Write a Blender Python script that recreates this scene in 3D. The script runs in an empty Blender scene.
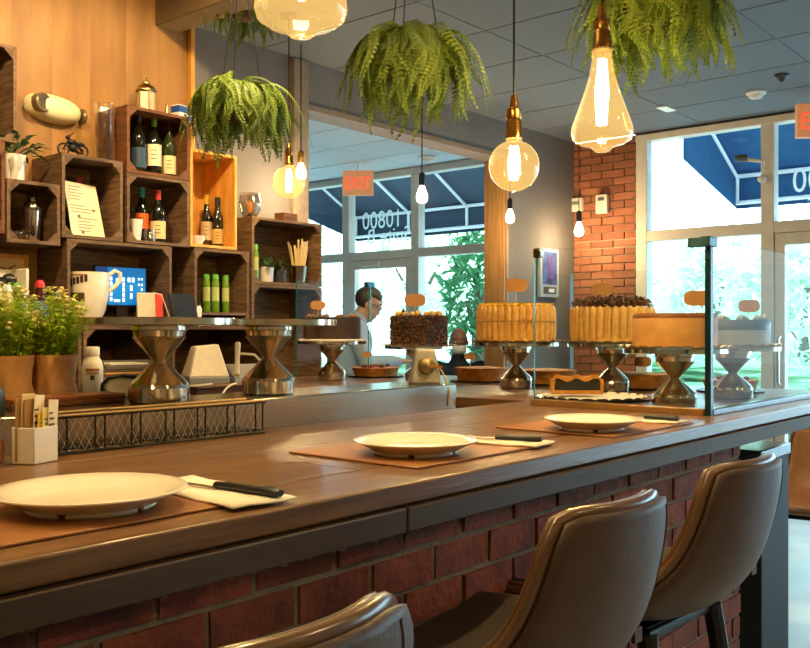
import bpy, bmesh, math, random
from mathutils import Vector, Matrix, Euler
R = math.radians
random.seed(7)
scene = bpy.context.scene
COL = scene.collection

# ---------------------------------------------------------------- camera
# World axes: X runs along the bar (away to the right), Y runs across it
# towards the shelves, Z up.  Camera height 1.32 m.
F_PX, HOR, CX, CAMZ = 920.0, 330.0, 405.0, 1.32
FWD = (0.763, 0.647)
RGT = (0.647, -0.763)
cam_d = bpy.data.cameras.new('camera')
cam = bpy.data.objects.new('camera', cam_d)
COL.objects.link(cam)
cam_d.sensor_width = 36.0
cam_d.lens = F_PX / 810.0 * 36.0
cam_d.shift_y = (HOR - 324.0) / 810.0
cam_d.clip_start = 0.02
cam.location = (0, 0, CAMZ)
cam.rotation_euler = (R(90), 0, math.atan2(FWD[1], FWD[0]) - R(90))
scene.camera = cam

# ---------------------------------------------------------------- world, lights, exposure
world = bpy.data.worlds.new('world')
scene.world = world
world.use_nodes = True
bg = world.node_tree.nodes['Background']
bg.inputs[0].default_value = (0.60, 0.87, 1.0, 1)
bg.inputs[1].default_value = 5.0
vs = scene.view_settings
vs.view_transform = 'Standard'
vs.look = 'None'
vs.gamma = 1.0
vs.exposure = 0.60
vs.use_curve_mapping = False
try:
    scene.cycles.use_denoising = True
    scene.cycles.max_bounces = 10
    scene.cycles.transparent_max_bounces = 24
    scene.cycles.caustics_reflective = False
    scene.cycles.caustics_refractive = False
    scene.cycles.sample_clamp_indirect = 6.0
except Exception:
    pass
WARM = (1.0, 0.72, 0.37)

def portal(y0, y1, z0, z1, x=7.40):
    l = bpy.data.lights.new('window_portal', 'AREA')
    l.shape = 'RECTANGLE'; l.size = abs(y1 - y0); l.size_y = z1 - z0
    l.cycles.is_portal = True
    o = bpy.data.objects.new('window_portal', l); COL.objects.link(o)
    o.location = (x, (y0 + y1) / 2, (z0 + z1) / 2)
    o.rotation_euler = (R(90), 0, R(90))
portal(-2.9, 3.6, 0.1, 2.95)
portal(5.0, 9.4, 0.1, 2.95)

# ---------------------------------------------------------------- geometry helpers
def dirc(u):
    a = (u - CX) / F_PX
    return (FWD[0] + a * RGT[0], FWD[1] + a * RGT[1])
def onY(u, v, Y):                       # point of the plane Y = const seen at a photo pixel
    d = dirc(u); t = Y / d[1]
    return Vector((d[0] * t, Y, CAMZ + (HOR - v) / F_PX * t))
def onX(u, v, X):
    d = dirc(u); t = X / d[0]
    return Vector((X, d[1] * t, CAMZ + (HOR - v) / F_PX * t))
def onZ(u, v, z):
    t = (CAMZ - z) * F_PX / (v - HOR); d = dirc(u)
    return Vector((d[0] * t, d[1] * t, z))
def atD(u, v, t):                       # at a given depth
    d = dirc(u)
    return Vector((d[0] * t, d[1] * t, CAMZ + (HOR - v) / F_PX * t))

class MB:
    def __init__(s): s.v = []; s.f = []; s.m = []
    def add(s, vs, fs, mi=0, M=None):
        n = len(s.v)
        s.v += [tuple(M @ Vector(p)) for p in vs] if M is not None else [tuple(p) for p in vs]
        s.f += [tuple(n + i for i in f) for f in fs]
        s.m += [mi] * len(fs)
        return s
    def box(s, c, size, mi=0, rz=0, M=None):
        x, y, z = size[0] / 2, size[1] / 2, size[2] / 2
        vs = [(-x,-y,-z),(x,-y,-z),(x,y,-z),(-x,y,-z),(-x,-y,z),(x,-y,z),(x,y,z),(-x,y,z)]
        T = Matrix.Translation(c) @ (Matrix.Rotation(rz, 4, 'Z') if rz else Matrix.Identity(4))
        if M is not None: T = T @ M
        return s.add(vs, [(0,3,2,1),(4,5,6,7),(0,1,5,4),(1,2,6,5),(2,3,7,6),(3,0,4,7)], mi, T)
    def bx(s, x0, x1, y0, y1, z0, z1, mi=0):
        return s.box(((x0+x1)/2, (y0+y1)/2, (z0+z1)/2), (abs(x1-x0), abs(y1-y0), abs(z1-z0)), mi)
    def lathe(s, prof, n=24, c=(0,0,0), mi=0, M=None, wob=None):
        vs = []; fs = []
        for r, z in prof:
            for k in range(n):
                a = 2 * math.pi * k / n
                rr = r * (wob(a, z) if wob else 1)
                vs.append((c[0] + rr * math.cos(a), c[1] + rr * math.sin(a), c[2] + z))
        for i in range(len(prof) - 1):
            for k in range(n):
                k2 = (k + 1) % n
                fs.append((i*n+k, i*n+k2, (i+1)*n+k2, (i+1)*n+k))
        if prof[0][0] > 1e-5: fs.append(tuple(range(n - 1, -1, -1)))
        if prof[-1][0] > 1e-5: fs.append(tuple((len(prof)-1)*n + k for k in range(n)))
        return s.add(vs, fs, mi, M)
    def tube(s, pts, r, n=8, mi=0, closed=False, cap=True):
        pts = [Vector(p) for p in pts]; m = len(pts)
        rad = r if isinstance(r, (list, tuple)) else [r] * m
        vs = []; fs = []; up = None
        for i, p in enumerate(pts):
            if closed: t = pts[(i+1) % m] - pts[i-1]
            else: t = pts[min(i+1, m-1)] - pts[max(i-1, 0)]
            t.normalize()
            if up is None:
                up = Vector((0,0,1)) if abs(t.z) < 0.9 else Vector((1,0,0))
            sx = t.cross(up)
            if sx.length < 1e-6: sx = t.orthogonal()
            sx.normalize(); up = sx.cross(t).normalized()
            for k in range(n):
                a = 2 * math.pi * k / n
                vs.append(p + (sx * math.cos(a) + up * math.sin(a)) * rad[i])
        for i in range(m if closed else m - 1):
            i2 = (i + 1) % m
            for k in range(n):
                k2 = (k + 1) % n
                fs.append((i*n+k, i*n+k2, i2*n+k2, i2*n+k))
        if cap and not closed:
            fs.append(tuple(range(n - 1, -1, -1))); fs.append(tuple((m-1)*n + k for k in range(n)))
        return s.add(vs, fs, mi)
    def sph(s, c, r, n=12, m=8, mi=0, M=None):
        rx, ry, rz = r if isinstance(r, (list, tuple)) else (r, r, r)
        vs = [(c[0], c[1], c[2] - rz)]; fs = []
        for i in range(1, m):
            b = -math.pi/2 + math.pi * i / m
            for k in range(n):
                a = 2 * math.pi * k / n
                vs.append((c[0] + rx*math.cos(b)*math.cos(a), c[1] + ry*math.cos(b)*math.sin(a), c[2] + rz*math.sin(b)))
        vs.append((c[0], c[1], c[2] + rz)); L = len(vs) - 1
        for k in range(n):
            k2 = (k+1) % n
            fs.append((0, 1+k2, 1+k)); fs.append((L, L-n+k, L-n+k2))
            for i in range(m - 2):
                fs.append((1+i*n+k, 1+i*n+k2, 1+(i+1)*n+k2, 1+(i+1)*n+k))
        return s.add(vs, fs, mi, M)
    def prism(s, poly, z0, z1, mi=0, M=None):
        n = len(poly)
        vs = [(x, y, z0) for x, y in poly] + [(x, y, z1) for x, y in poly]
        fs = [tuple(range(n-1, -1, -1)), tuple(range(n, 2*n))]
        for k in range(n):
            k2 = (k+1) % n
            fs.append((k, k2, n+k2, n+k))
        return s.add(vs, fs, mi, M)
    def grid(s, P, mi=0, close_u=False):
        a = len(P); b = len(P[0])
        vs = [p for row in P for p in row]; fs = []
        for i in range(a - 1):
            for j in range(b - 1):
                fs.append((i*b+j, i*b+j+1, (i+1)*b+j+1, (i+1)*b+j))
        return s.add(vs, fs, mi)
    def mesh(s, name, mats, smooth=35):
        me = bpy.data.meshes.new(name)
        me.from_pydata(s.v, [], s.f)
        mats = mats if isinstance(mats, (list, tuple)) else [mats]
        for m in mats: me.materials.append(m)
        if len(mats) > 1: me.polygons.foreach_set('material_index', s.m)
        if smooth:
            me.shade_smooth(); me.set_sharp_from_angle(angle=R(smooth))
        me.update()
        return me
    def build(s, name, mats, parent=None, loc=None, rot=None, bevel=0, smooth=35, seg=2):
        o = link(name, s.mesh(name, mats, smooth), parent, loc, rot)
        if bevel:
            b = o.modifiers.new('bevel', 'BEVEL'); b.width = bevel; b.segments = seg
            b.limit_method = 'ANGLE'; b.angle_limit = R(40)
        return o

def link(name, data, parent=None, loc=None, rot=None, scale=None):
    o = bpy.data.objects.new(name, data); COL.objects.link(o)
    if parent is not None: o.parent = parent
    if loc is not None: o.location = loc
    if rot is not None: o.rotation_euler = rot
    if scale is not None: o.scale = scale
    return o
def tag(o, label, cat, group=None, kind=None):
    o['label'] = label; o['category'] = cat
    if group: o['group'] = group
    if kind: o['kind'] = kind
    return o
def thing(name, label, cat, loc=(0,0,0), rz=0, group=None):
    return tag(link(name, None, None, loc, (0,0,rz)), label, cat, group)
def struct(o, label=None):
    o['kind'] = 'structure'
    if label: o['label'] = label
    return o
def dup(root, loc=None, rz=None, label=None):
    r = root.copy(); COL.objects.link(r)
    if loc is not None: r.location = loc
    if rz is not None: r.rotation_euler = (0, 0, rz)
    if label: r['label'] = label
    for ch in list(root.children):
        c = ch.copy(); COL.objects.link(c); c.parent = r
        for g in list(ch.children):
            d = g.copy(); COL.objects.link(d); d.parent = c
    return r

# ---------------------------------------------------------------- materials
def C(h):
    h = h.lstrip('#'); out = []
    for i in (0, 2, 4):
        c = int(h[i:i+2], 16) / 255
        out.append(c / 12.92 if c <= 0.04045 else ((c + 0.055) / 1.055) ** 2.4)
    return (*out, 1)
MATS = {}
def pm(name, col, rough=0.5, metal=0.0, var=0.12, scale=25, bump=0.0, bscale=None, stretch=(1,1,1),
       col2=None, emit=0, ecol=None, rand=0.0, coat=0, spec=None, sss=0, trans=0, alpha=None, detail=4):
    m = bpy.data.materials.new(name); m.use_nodes = True
    nt = m.node_tree; N = nt.nodes; L = nt.links
    b = N['Principled BSDF']
    c = C(col) if isinstance(col, str) else (*col, 1) if len(col) == 3 else col
    c2 = C(col2) if isinstance(col2, str) else tuple(x * (1 - 2*var) for x in c[:3]) + (1,) if col2 is None else col2
    tc = N.new('ShaderNodeTexCoord'); mp = N.new('ShaderNodeMapping'); mp.inputs['Scale'].default_value = stretch
    L.new(tc.outputs['Object'], mp.inputs['Vector'])
    nz = N.new('ShaderNodeTexNoise'); nz.inputs['Scale'].default_value = scale; nz.inputs['Detail'].default_value = detail
    vec = mp.outputs['Vector']
    if rand:
        oi = N.new('ShaderNodeObjectInfo'); va = N.new('ShaderNodeVectorMath'); va.operation = 'ADD'
        cb = N.new('ShaderNodeCombineXYZ'); mu = N.new('ShaderNodeMath'); mu.operation = 'MULTIPLY'; mu.inputs[1].default_value = 37.0
        L.new(oi.outputs['Random'], mu.inputs[0])
        for i in range(3): L.new(mu.outputs[0], cb.inputs[i])
        L.new(vec, va.inputs[0]); L.new(cb.outputs[0], va.inputs[1]); vec = va.outputs[0]
    L.new(vec, nz.inputs['Vector'])
    rp = N.new('ShaderNodeValToRGB'); rp.color_ramp.elements[0].position = 0.32; rp.color_ramp.elements[1].position = 0.68
    rp.color_ramp.elements[0].color = c2; rp.color_ramp.elements[1].color = c
    L.new(nz.outputs['Fac'], rp.inputs['Fac'])
    out = rp.outputs['Color']
    if rand:
        hs = N.new('ShaderNodeHueSaturation'); mr = N.new('ShaderNodeMapRange')
        mr.inputs['To Min'].default_value = 1 - rand; mr.inputs['To Max'].default_value = 1 + rand
        L.new(oi.outputs['Random'], mr.inputs['Value']); L.new(mr.outputs[0], hs.inputs['Value'])
        L.new(out, hs.inputs['Color']); out = hs.outputs['Color']
    L.new(out, b.inputs['Base Color'])
    b.inputs['Roughness'].default_value = rough; b.inputs['Metallic'].default_value = metal
    if coat: b.inputs['Coat Weight'].default_value = coat; b.inputs['Coat Roughness'].default_value = 0.12
    if spec is not None: b.inputs['Specular IOR Level'].default_value = spec
    if sss: b.inputs['Subsurface Weight'].default_value = sss; b.inputs['Subsurface Scale'].default_value = 0.01
    if bump:
        bp = N.new('ShaderNodeBump'); bp.inputs['Strength'].default_value = bump; bp.inputs['Distance'].default_value = 0.01
        n2 = N.new('ShaderNodeTexNoise'); n2.inputs['Scale'].default_value = bscale or scale * 3; n2.inputs['Detail'].default_value = 5
        L.new(vec, n2.inputs['Vector']); L.new(n2.outputs['Fac'], bp.inputs['Height']); L.new(bp.outputs['Normal'], b.inputs['Normal'])
    if emit:
        b.inputs['Emission Color'].default_value = C(ecol) if isinstance(ecol, str) else (*(ecol or c[:3]), 1)
        b.inputs['Emission Strength'].default_value = emit
    if trans:
        tr = N.new('ShaderNodeBsdfTranslucent'); mx = N.new('ShaderNodeMixShader'); mx.inputs[0].default_value = trans
        L.new(out, tr.inputs['Color']); L.new(b.outputs[0], mx.inputs[1]); L.new(tr.outputs[0], mx.inputs[2])
        L.new(mx.outputs[0], N['Material Output'].inputs['Surface'])
    MATS[name] = m
    return m
def glassy(name, tint=(1,1,1), refl=1.0, rough=0.0, ior=1.45, emit=0, ecol=None, base=0.0):
    """thin pane: clear transparency plus fresnel reflection"""
    m = bpy.data.materials.new(name); m.use_nodes = True
    nt = m.node_tree; N = nt.nodes; L = nt.links
    N.remove(N['Principled BSDF'])
    t = N.new('ShaderNodeBsdfTransparent'); t.inputs[0].default_value = (*tint, 1)
    g = N.new('ShaderNodeBsdfGlossy'); g.inputs['Roughness'].default_value = rough; g.inputs['Color'].default_value = (1,1,1,1)
    f = N.new('ShaderNodeFresnel')
    ge = N.new('ShaderNodeNewGeometry'); mi = N.new('ShaderNodeMath'); mi.operation = 'MULTIPLY_ADD'
    mi.inputs[1].default_value = 1/ior - ior; mi.inputs[2].default_value = ior          # same reflectance from both sides of a face
    L.new(ge.outputs['Backfacing'], mi.inputs[0]); L.new(mi.outputs[0], f.inputs[0])
    nz = N.new('ShaderNodeTexNoise'); nz.inputs['Scale'].default_value = 3
    mu = N.new('ShaderNodeMath'); mu.operation = 'MULTIPLY_ADD'; mu.inputs[1].default_value = refl; mu.inputs[2].default_value = base; mu.use_clamp = True
    L.new(f.outputs[0], mu.inputs[0])
    mx = N.new('ShaderNodeMixShader'); L.new(mu.outputs[0], mx.inputs[0]); L.new(t.outputs[0], mx.inputs[1]); L.new(g.outputs[0], mx.inputs[2])
    out = mx.outputs[0]
    if emit:
        e = N.new('ShaderNodeEmission'); e.inputs[0].default_value = (*ecol, 1); e.inputs[1].default_value = emit
        ad = N.new('ShaderNodeAddShader'); L.new(out, ad.inputs[0]); L.new(e.outputs[0], ad.inputs[1]); out = ad.outputs[0]
    L.new(out, N['Material Output'].inputs['Surface'])
    MATS[name] = m
    return m
def emis(name, col, s):
    m = bpy.data.materials.new(name); m.use_nodes = True
    N = m.node_tree.nodes; N.remove(N['Principled BSDF'])
    e = N.new('ShaderNodeEmission'); e.inputs[0].default_value = (*col, 1); e.inputs[1].default_value = s
    m.node_tree.links.new(e.outputs[0], N['Material Output'].inputs['Surface'])
    MATS[name] = m
    return m

M_oak   = pm('oak_panel', '#a87c44', 0.5, var=0.2, scale=3, stretch=(3,3,0.6), bump=0.15, bscale=18, rand=0.05, col2='#8a6030')
M_bar   = pm('bar_top_wood', '#7f5c3a', 0.36, var=0.2, scale=7, stretch=(0.5,9,9), bump=0.12, bscale=22, rand=0.06, col2='#5c3f27', coat=0.15)
M_barY  = pm('bar_top_wood_cross', '#7f5c3a', 0.36, var=0.2, scale=7, stretch=(9,0.5,9), bump=0.12, bscale=22, rand=0.06, col2='#5c3f27', coat=0.15)
M_nose  = pm('bar_edge_wood', '#4c3a29', 0.62, var=0.15, scale=8, stretch=(0.5,6,6), bump=0.1, bscale=25, col2='#40301f')
M_crate = pm('crate_wood', '#7d6042', 0.7, var=0.2, scale=8, stretch=(1,8,8), bump=0.2, bscale=30, rand=0.12, col2='#523820')
M_crater= pm('crate_red_wood', '#7d4a22', 0.65, var=0.2, scale=8, stretch=(1,8,8), bump=0.2, bscale=30, rand=0.12, col2='#54300f')
M_crateS = pm('crate_wood_side', '#7d6042', 0.7, var=0.2, scale=8, stretch=(8,1,8), bump=0.2, bscale=30, rand=0.12, col2='#523820')
M_craterS = pm('crate_red_wood_side', '#7d4a22', 0.65, var=0.2, scale=8, stretch=(8,1,8), bump=0.2, bscale=30, rand=0.12, col2='#54300f')
M_pine  = pm('pine_wood', '#e0a84f', 0.55, var=0.12, scale=7, stretch=(5,5,0.7), bump=0.1, col2='#c88a33', rand=0.05)
M_grey  = pm('grey_wall_paint', '#6f6a67', 0.8, var=0.04, scale=6, bump=0.05, bscale=90)
M_trimw = pm('brown_casing', '#a27747', 0.5, var=0.2, scale=6, stretch=(8,8,0.5), col2='#83602f')
M_beam  = pm('beam_paint', '#7c6848', 0.7, var=0.06, scale=5, bump=0.05)
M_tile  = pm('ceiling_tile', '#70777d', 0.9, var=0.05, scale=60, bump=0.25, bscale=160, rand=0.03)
M_tile_lit = pm('ceiling_tile_lit', '#dfe6ea', 0.9, var=0.05, scale=60, bump=0.25, bscale=160, rand=0.03)  # the far room's brighter light put into a paler tile colour
M_tbar  = pm('ceiling_grid', '#5f666b', 0.6, var=0.03)
M_floor = pm('floor_tile', '#b9bfbd', 0.35, var=0.1, scale=4, bump=0.05, bscale=40, rand=0.05)
M_grout = pm('grout', '#77716a', 0.9, var=0.1)
M_plain = pm('plain_wall', '#c9b497', 0.8, var=0.05, scale=5)
M_brick = pm('bar_brick', '#84432c', 0.85, var=0.2, scale=14, bump=0.5, bscale=60, rand=0.28, col2='#532218')
M_mort  = pm('bar_mortar', '#7f7767', 0.95, var=0.15, scale=30, bump=0.5, bscale=90)
M_brick2= pm('pier_brick', '#a8694a', 0.85, var=0.15, scale=14, bump=0.4, bscale=60, rand=0.22, col2='#985a3c')
M_mort2 = pm('pier_mortar', '#c0b4a2', 0.95, var=0.1, scale=30)
M_alu   = pm('window_aluminium', '#e4ddcf', 0.45, 0.0, var=0.05, scale=10)
M_wglass= glassy('window_glass', (0.93, 0.98, 1.0), 0.9)
M_steel = pm('brushed_steel', '#b9b2a2', 0.20, 1.0, var=0.06, scale=12, stretch=(0.3,20,20), bump=0.03, bscale=60)
M_chrome= pm('polished_steel', '#dcd3c0', 0.13, 1.0, var=0.04, scale=6)
M_black = pm('black_metal', '#15151a', 0.45, 0.3, var=0.1)
M_blkpl = pm('black_plastic', '#17171a', 0.4, var=0.1)
M_wire  = pm('dark_wire', '#2a2522', 0.45, 0.7, var=0.15)
M_brass = pm('brass', '#b98a42', 0.25, 1.0, var=0.12)
M_plate = pm('cream_melamine', '#f2ead6', 0.22, var=0.02, coat=0.5)
M_white = pm('white_ceramic', '#efe8dc', 0.3, var=0.03)
M_paper = pm('paper_napkin', '#f1e8d2', 0.85, var=0.04, bump=0.1)
M_mat   = pm('leather_placemat', '#9c6c3c', 0.45, var=0.08, scale=40, bump=0.12, bscale=220, col2='#8f5829')
M_leather = pm('brown_leather', '#48332a', 0.5, var=0.1, scale=30, bump=0.12, bscale=260, col2='#3f2c21')
M_leatherT = pm('tan_leather', '#b07f56', 0.42, var=0.1, scale=30, bump=0.1, bscale=260)
M_pad   = pm('dark_seat_pad', '#2b211b', 0.6, var=0.1, scale=30, bump=0.1, bscale=200)
M_pipe  = pm('rim_piping', '#664a33', 0.28, var=0.08, scale=30, coat=0.3)
M_dark  = pm('dark_blue_steel', '#111c25', 0.65, 0.0, var=0.1)
M_cglass= glassy('case_glass', (0.95, 0.985, 0.99), 0.07)
M_edge  = pm('green_glass_edge', '#1f8f8a', 0.15, var=0.1, emit=0)
M_bulb  = glassy('amber_bulb_glass', (1.0, 0.88, 0.60), 1.0, emit=0.24, ecol=(1.0, 0.64, 0.22))
M_fil   = emis('glowing_filament', (1.0, 0.80, 0.46), 45.0)
M_clear = glassy('clear_glass', (0.96, 0.955, 0.93), 1.3, base=0.06)
M_smoke = glassy('smoked_glass', (0.78, 0.74, 0.70), 1.2, base=0.04)
M_fern  = pm('fern_green', '#869a33', 0.55, var=0.25, scale=12, rand=0.22, col2='#566e1e', trans=0.30)
M_herb  = pm('herb_green', '#d6e65a', 0.6, var=0.25, scale=40, rand=0.1, col2='#a9c640', trans=0.5)
M_leafd = pm('dark_leaf', '#56703e', 0.55, var=0.25, scale=30, col2='#2f4a26', trans=0.2)
M_coco  = pm('coco_fibre', '#6b4222', 0.95, var=0.3, scale=60, bump=0.8, bscale=120)
M_kraft = pm('kraft_paper', '#dba564', 0.75, var=0.12, scale=14, bump=0.4, bscale=24)
M_soil  = pm('soil', '#2b1d12', 0.95, var=0.3, scale=60, bump=0.6)

# ================================================================ THE SETTING
YW, XF, ZC = 4.20, 7.33, 3.00          # shelf wall, window front, ceiling
fl = struct(MB().bx(-3.0, 7.45, -3.0, 9.6, -0.1, 0.0).build('floor', M_floor))
# oak panelled wall: vertical boards, each a part
wo = struct(MB().bx(-3.0, 3.113, YW + 0.02, YW + 0.16, 0, 3.4).build('wall_back', M_oak))
bw = 0.203
pl = MB().box((0, 0, 0), (bw - 0.0012, 0.024, 3.2)).mesh('plank', M_oak)
k = 0; x = 3.113 - bw / 2
while x > -0.6:
    link('plank', pl, wo, (x, YW + 0.012, 1.6)); x -= bw
# grey partition with the wide opening
g = MB()
g.bx(3.113, 3.99, YW, YW + 0.17, 0, 3.4)
g.bx(3.99, 6.20, YW, YW + 0.17, 2.735, 3.4)
g.bx(6.20, XF, YW, YW + 0.17, 0, 3.4)
wp = struct(g.build('wall_partition', M_grey))
struct(MB().bx(3.86, 3.985, YW - 0.035, YW + 0.0, 0, 2.99).build('trim_1', pm('column_paint','#8f7d68',0.7), bevel=0.004))
struct(MB().bx(3.99, 6.20, YW - 0.012, YW + 0.18, 2.70, 2.735).build('trim_2', pm('header_trim', '#8a7460', 0.6)))
struct(MB().bx(6.17, 6.20, YW - 0.012, YW + 0.18, 0, 2.70).build('trim_3', M_trimw))
struct(MB().bx(6.20, 6.225, YW - 0.02, YW, 0, 2.735).build('trim_5', M_trimw))
struct(MB().bx(3.10, 3.125, YW - 0.03, YW, 1.7, 3.0).build('trim_4', M_pine))
struct(MB().bx(-3.1, -3.0, -3.0, 4.36, 0, 3.4).build('wall_left', M_plain))
struct(MB().bx(-3.1, 7.45, -3.1, -3.0, 0, 3.4).build('wall_front', M_plain))
struct(MB().bx(2.5, 7.45, 9.6, 9.7, 0, 3.4).build('wall_far', M_grey))
struct(MB().bx(2.4, 2.5, 4.37, 9.7, 0, 3.4).build('wall_far_left', M_grey))
# beam and ceilings
struct(MB().bx(2.887, 3.04, -3.0, YW, 2.944, 3.4).build('beam', M_beam, bevel=0.006))
struct(MB().bx(-3.0, 2.887, -3.0, YW + 0.1, 3.18, 3.28).build('ceiling_bar', pm('ceiling_paint', '#8a7a66', 0.85)))
M_ceilb = pm('ceiling_void', '#3c4246', 0.9)
def tiled_ceiling(name, x0, x1, y0, y1, z, sx, sy, tm=M_tile):
    c = struct(MB().bx(x0, x1, y0, y1, z + 0.03, z + 0.10).build(name, M_ceilb))
    nx = int(math.ceil((x1 - x0) / sx)); ny = int(math.ceil((y1 - y0) / sy))
    cache = {}
    for i in range(nx):
        for j in range(ny):
            a0 = x0 + i*sx; a1 = min(a0 + sx, x1); b1 = y1 - j*sy; b0 = max(b1 - sy, y0)
            k = (round(a1-a0, 3), round(b1-b0, 3))
            if min(k) < 0.03: continue
            if k not in cache:
                cache[k] = MB().box((0,0,0), (k[0] - 0.014, k[1] - 0.014, 0.016)).mesh('ceiling_tile', tm)
            link('ceiling_tile', cache[k], c, ((a0+a1)/2, (b0+b1)/2, z + 0.012))
    t = MB()
    for i in range(nx + 1): t.bx(min(x0 + i*sx, x1) - 0.006, min(x0 + i*sx, x1) + 0.006, y0, y1, z + 0.008, z + 0.03)
    for j in range(ny + 1): t.bx(x0, x1, max(y1 - j*sy, y0) - 0.006, max(y1 - j*sy, y0) + 0.006, z + 0.008, z + 0.03)
    t.build('grid_bars', M_tbar, c)
    return c
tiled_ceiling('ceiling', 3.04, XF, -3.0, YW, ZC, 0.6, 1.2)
tiled_ceiling('ceiling_far', 2.5, XF, YW + 0.17, 9.6, ZC, 0.6, 1.2, M_tile_lit)

# brick walls: every brick is a part
def brick_wall(root, mats, x0, x1, z0, z1, yface, bl, bh, joint, xoff, zoff, depth=0.03, axis='X', mindim=0.02):
    cache = {}
    row = int(math.floor((z0 - zoff) / bh))
    while zoff + row * bh < z1:
        za = max(zoff + row*bh + joint/2, z0); zb = min(zoff + (row+1)*bh - joint/2, z1)
        off = xoff + (0.5 * bl if row % 2 else 0)
        c = int(math.floor((x0 - off) / bl))
        while off + c * bl < x1:
            xa = max(off + c*bl + joint/2, x0); xb = min(off + (c+1)*bl - joint/2, x1)
            if xb - xa > mindim and zb - za > 0.012:
                k = (round(xb-xa, 3), round(zb-za, 3), random.randint(0, 2))
                if k not in cache:
                    s = (k[0], depth, k[1]) if axis == 'X' else (depth, k[0], k[1])
                    m = MB().box((0,0,0), s)
                    m.v = [(p[0]+random.uniform(-.0016,.0016), p[1]+random.uniform(-.0016,.0016), p[2]+random.uniform(-.0016,.0016)) for p in m.v]
                    cache[k] = m.mesh('brick', mats)
                dj = random.uniform(-0.0025, 0.0025)
                loc = ((xa+xb)/2, yface + depth/2 + dj, (za+zb)/2) if axis == 'X' else (yface + depth/2 + dj, (xa+xb)/2, (za+zb)/2)
                link('brick', cache[k], root, loc, (0, 0, 0))
            c += 1
        row += 1
wb = struct(MB().bx(-0.25, 2.665, 0.9895, 1.60, 0, 0.991).build('wall_bar', M_mort))
brick_wall(wb, M_brick, -0.2, 2.66, 0.0, 0.9905, 0.985, 0.1605, 0.0648, 0.011, 1.08, 0.9515 - 15*0.0648)
pier = struct(MB().bx(XF + 0.005, XF + 0.2, 3.60, 5.0, 0, 3.0).build('wall_pier', M_mort2))
brick_wall(pier, M_brick2, 3.60, YW, 0.6, 3.0, XF - 0.02, 0.215, 0.068, 0.01, 3.6, 0.0, axis='Y')

# ---- window front: frames, panes, doors
def window_wall(name, label, ys, door_spans, z_tr=2.13, z_head=2.93, z_sill=0.12):
    w = struct(link(name, None, None, (0,0,0)), label)
    fx0, fx1 = XF - 0.02, XF + 0.09
    for i, y in enumerate(ys):
        wd = 0.05
        MB().bx(fx0, fx1, y - wd, y + wd, 0, z_head).build('mullion', M_alu, w, bevel=0.004)
    y0, y1 = min(ys), max(ys)
    MB().bx(fx0 + 0.004, fx1, y0, y1, z_tr - 0.055, z_tr + 0.035).build('transom', M_alu, w, bevel=0.004)
    MB().bx(fx0 - 0.01, fx1, y0 - 0.05, y1 + 0.05, z_head, z_head + 0.07).build('window_head', M_alu, w, bevel=0.004)
    MB().bx(fx0 + 0.002, fx1, y0, y1, 0.0, z_sill).build('sill', M_alu, w, bevel=0.004)
    so = sorted(ys)
    for a, b in zip(so[:-1], so[1:]):
        MB().bx(XF + 0.03, XF + 0.036, a + 0.05, b - 0.05, z_tr + 0.035, z_head).build('pane', M_wglass, w)
        MB().bx(XF + 0.03, XF + 0.036, a + 0.05, b - 0.05, z_sill, z_tr - 0.055).build('pane', M_wglass, w)
    for a, b in door_spans:
        d = MB()
        d.bx(fx0 + 0.01, fx1 - 0.02, a + 0.055, a + 0.13, z_sill, z_tr - 0.06)
        d.bx(fx0 + 0.01, fx1 - 0.02, b - 0.13, b - 0.055, z_sill, z_tr - 0.06)
        d.bx(fx0 + 0.01, fx1 - 0.02, a + 0.13, b - 0.13, z_tr - 0.15, z_tr - 0.06)
        d.bx(fx0 + 0.01, fx1 - 0.02, a + 0.13, b - 0.13, z_sill, z_sill + 0.2)
        dr = d.build('door_leaf', M_alu, w, bevel=0.003)
        MB().tube([(fx0 - 0.01, b - 0.1, 0.9), (fx0 - 0.05, b - 0.1, 0.92), (fx0 - 0.05, b - 0.1, 1.25), (fx0 - 0.01, b - 0.1, 1.27)], 0.012, 8).build('door_pull', M_chrome, dr)
        MB().box((fx0 - 0.03, (a+b)/2 + 0.1, z_tr - 0.1), (0.05, 0.26, 0.05)).build('door_closer', M_alu, dr, bevel=0.006)
    return w
win1 = window_wall('window_1', 'aluminium shop front of the side room', [5.05, 6.07, 7.06, 8.05, 9.4], [(6.07, 7.06)])
win2 = window_wall('window_2', 'aluminium shop front beside the cake display', [3.55, 2.49, 1.35, 0.2, -1.0, -2.8], [(1.35, 2.49)])
struct(MB().bx(XF - 0.03, XF + 0.02, -3.0, 3.6, 2.985, 3.03).build('trim_6', M_dark))

# mirrored street number painted on the outside of the glass
def text_mesh(body, size, name, mat, extrude=0.0):
    cu = bpy.data.curves.new(name, 'FONT'); cu.body = body; cu.size = size; cu.extrude = extrude
    cu.resolution_u = 3
    o = bpy.data.objects.new(name, cu); COL.objects.link(o)
    dg = bpy.context.evaluated_depsgraph_get()
    me = bpy.data.meshes.new_from_object(o.evaluated_get(dg))
    bpy.data.objects.remove(o); me.materials.clear(); me.materials.append(mat)
    return me
M_letter = pm('white_vinyl', '#f8fafa', 0.5, var=0.01, trans=0.75)
def decal(parent, body, size, y, z, sx=1.0):
    me = text_mesh(body, size, 'lettering', M_letter, 0.001)
    o = link('lettering', me, parent)
    o.matrix_local = Matrix(((0,0,1,XF+0.040),(sx,0,0,y),(0,1,0,z),(0,0,0,1)))
    return o
p = onX(402, 226, XF + 0.04); decal(win1, '10800', 0.27, p.y, p.z, 0.85)
p = onX(411, 240, XF + 0.04); decal(win1, 'Suite B', 0.22, p.y, p.z)
p = onX(810, 191, XF + 0.04); decal(win2, '10800', 0.27, p.y - 0.44, p.z, 0.85)
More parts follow.
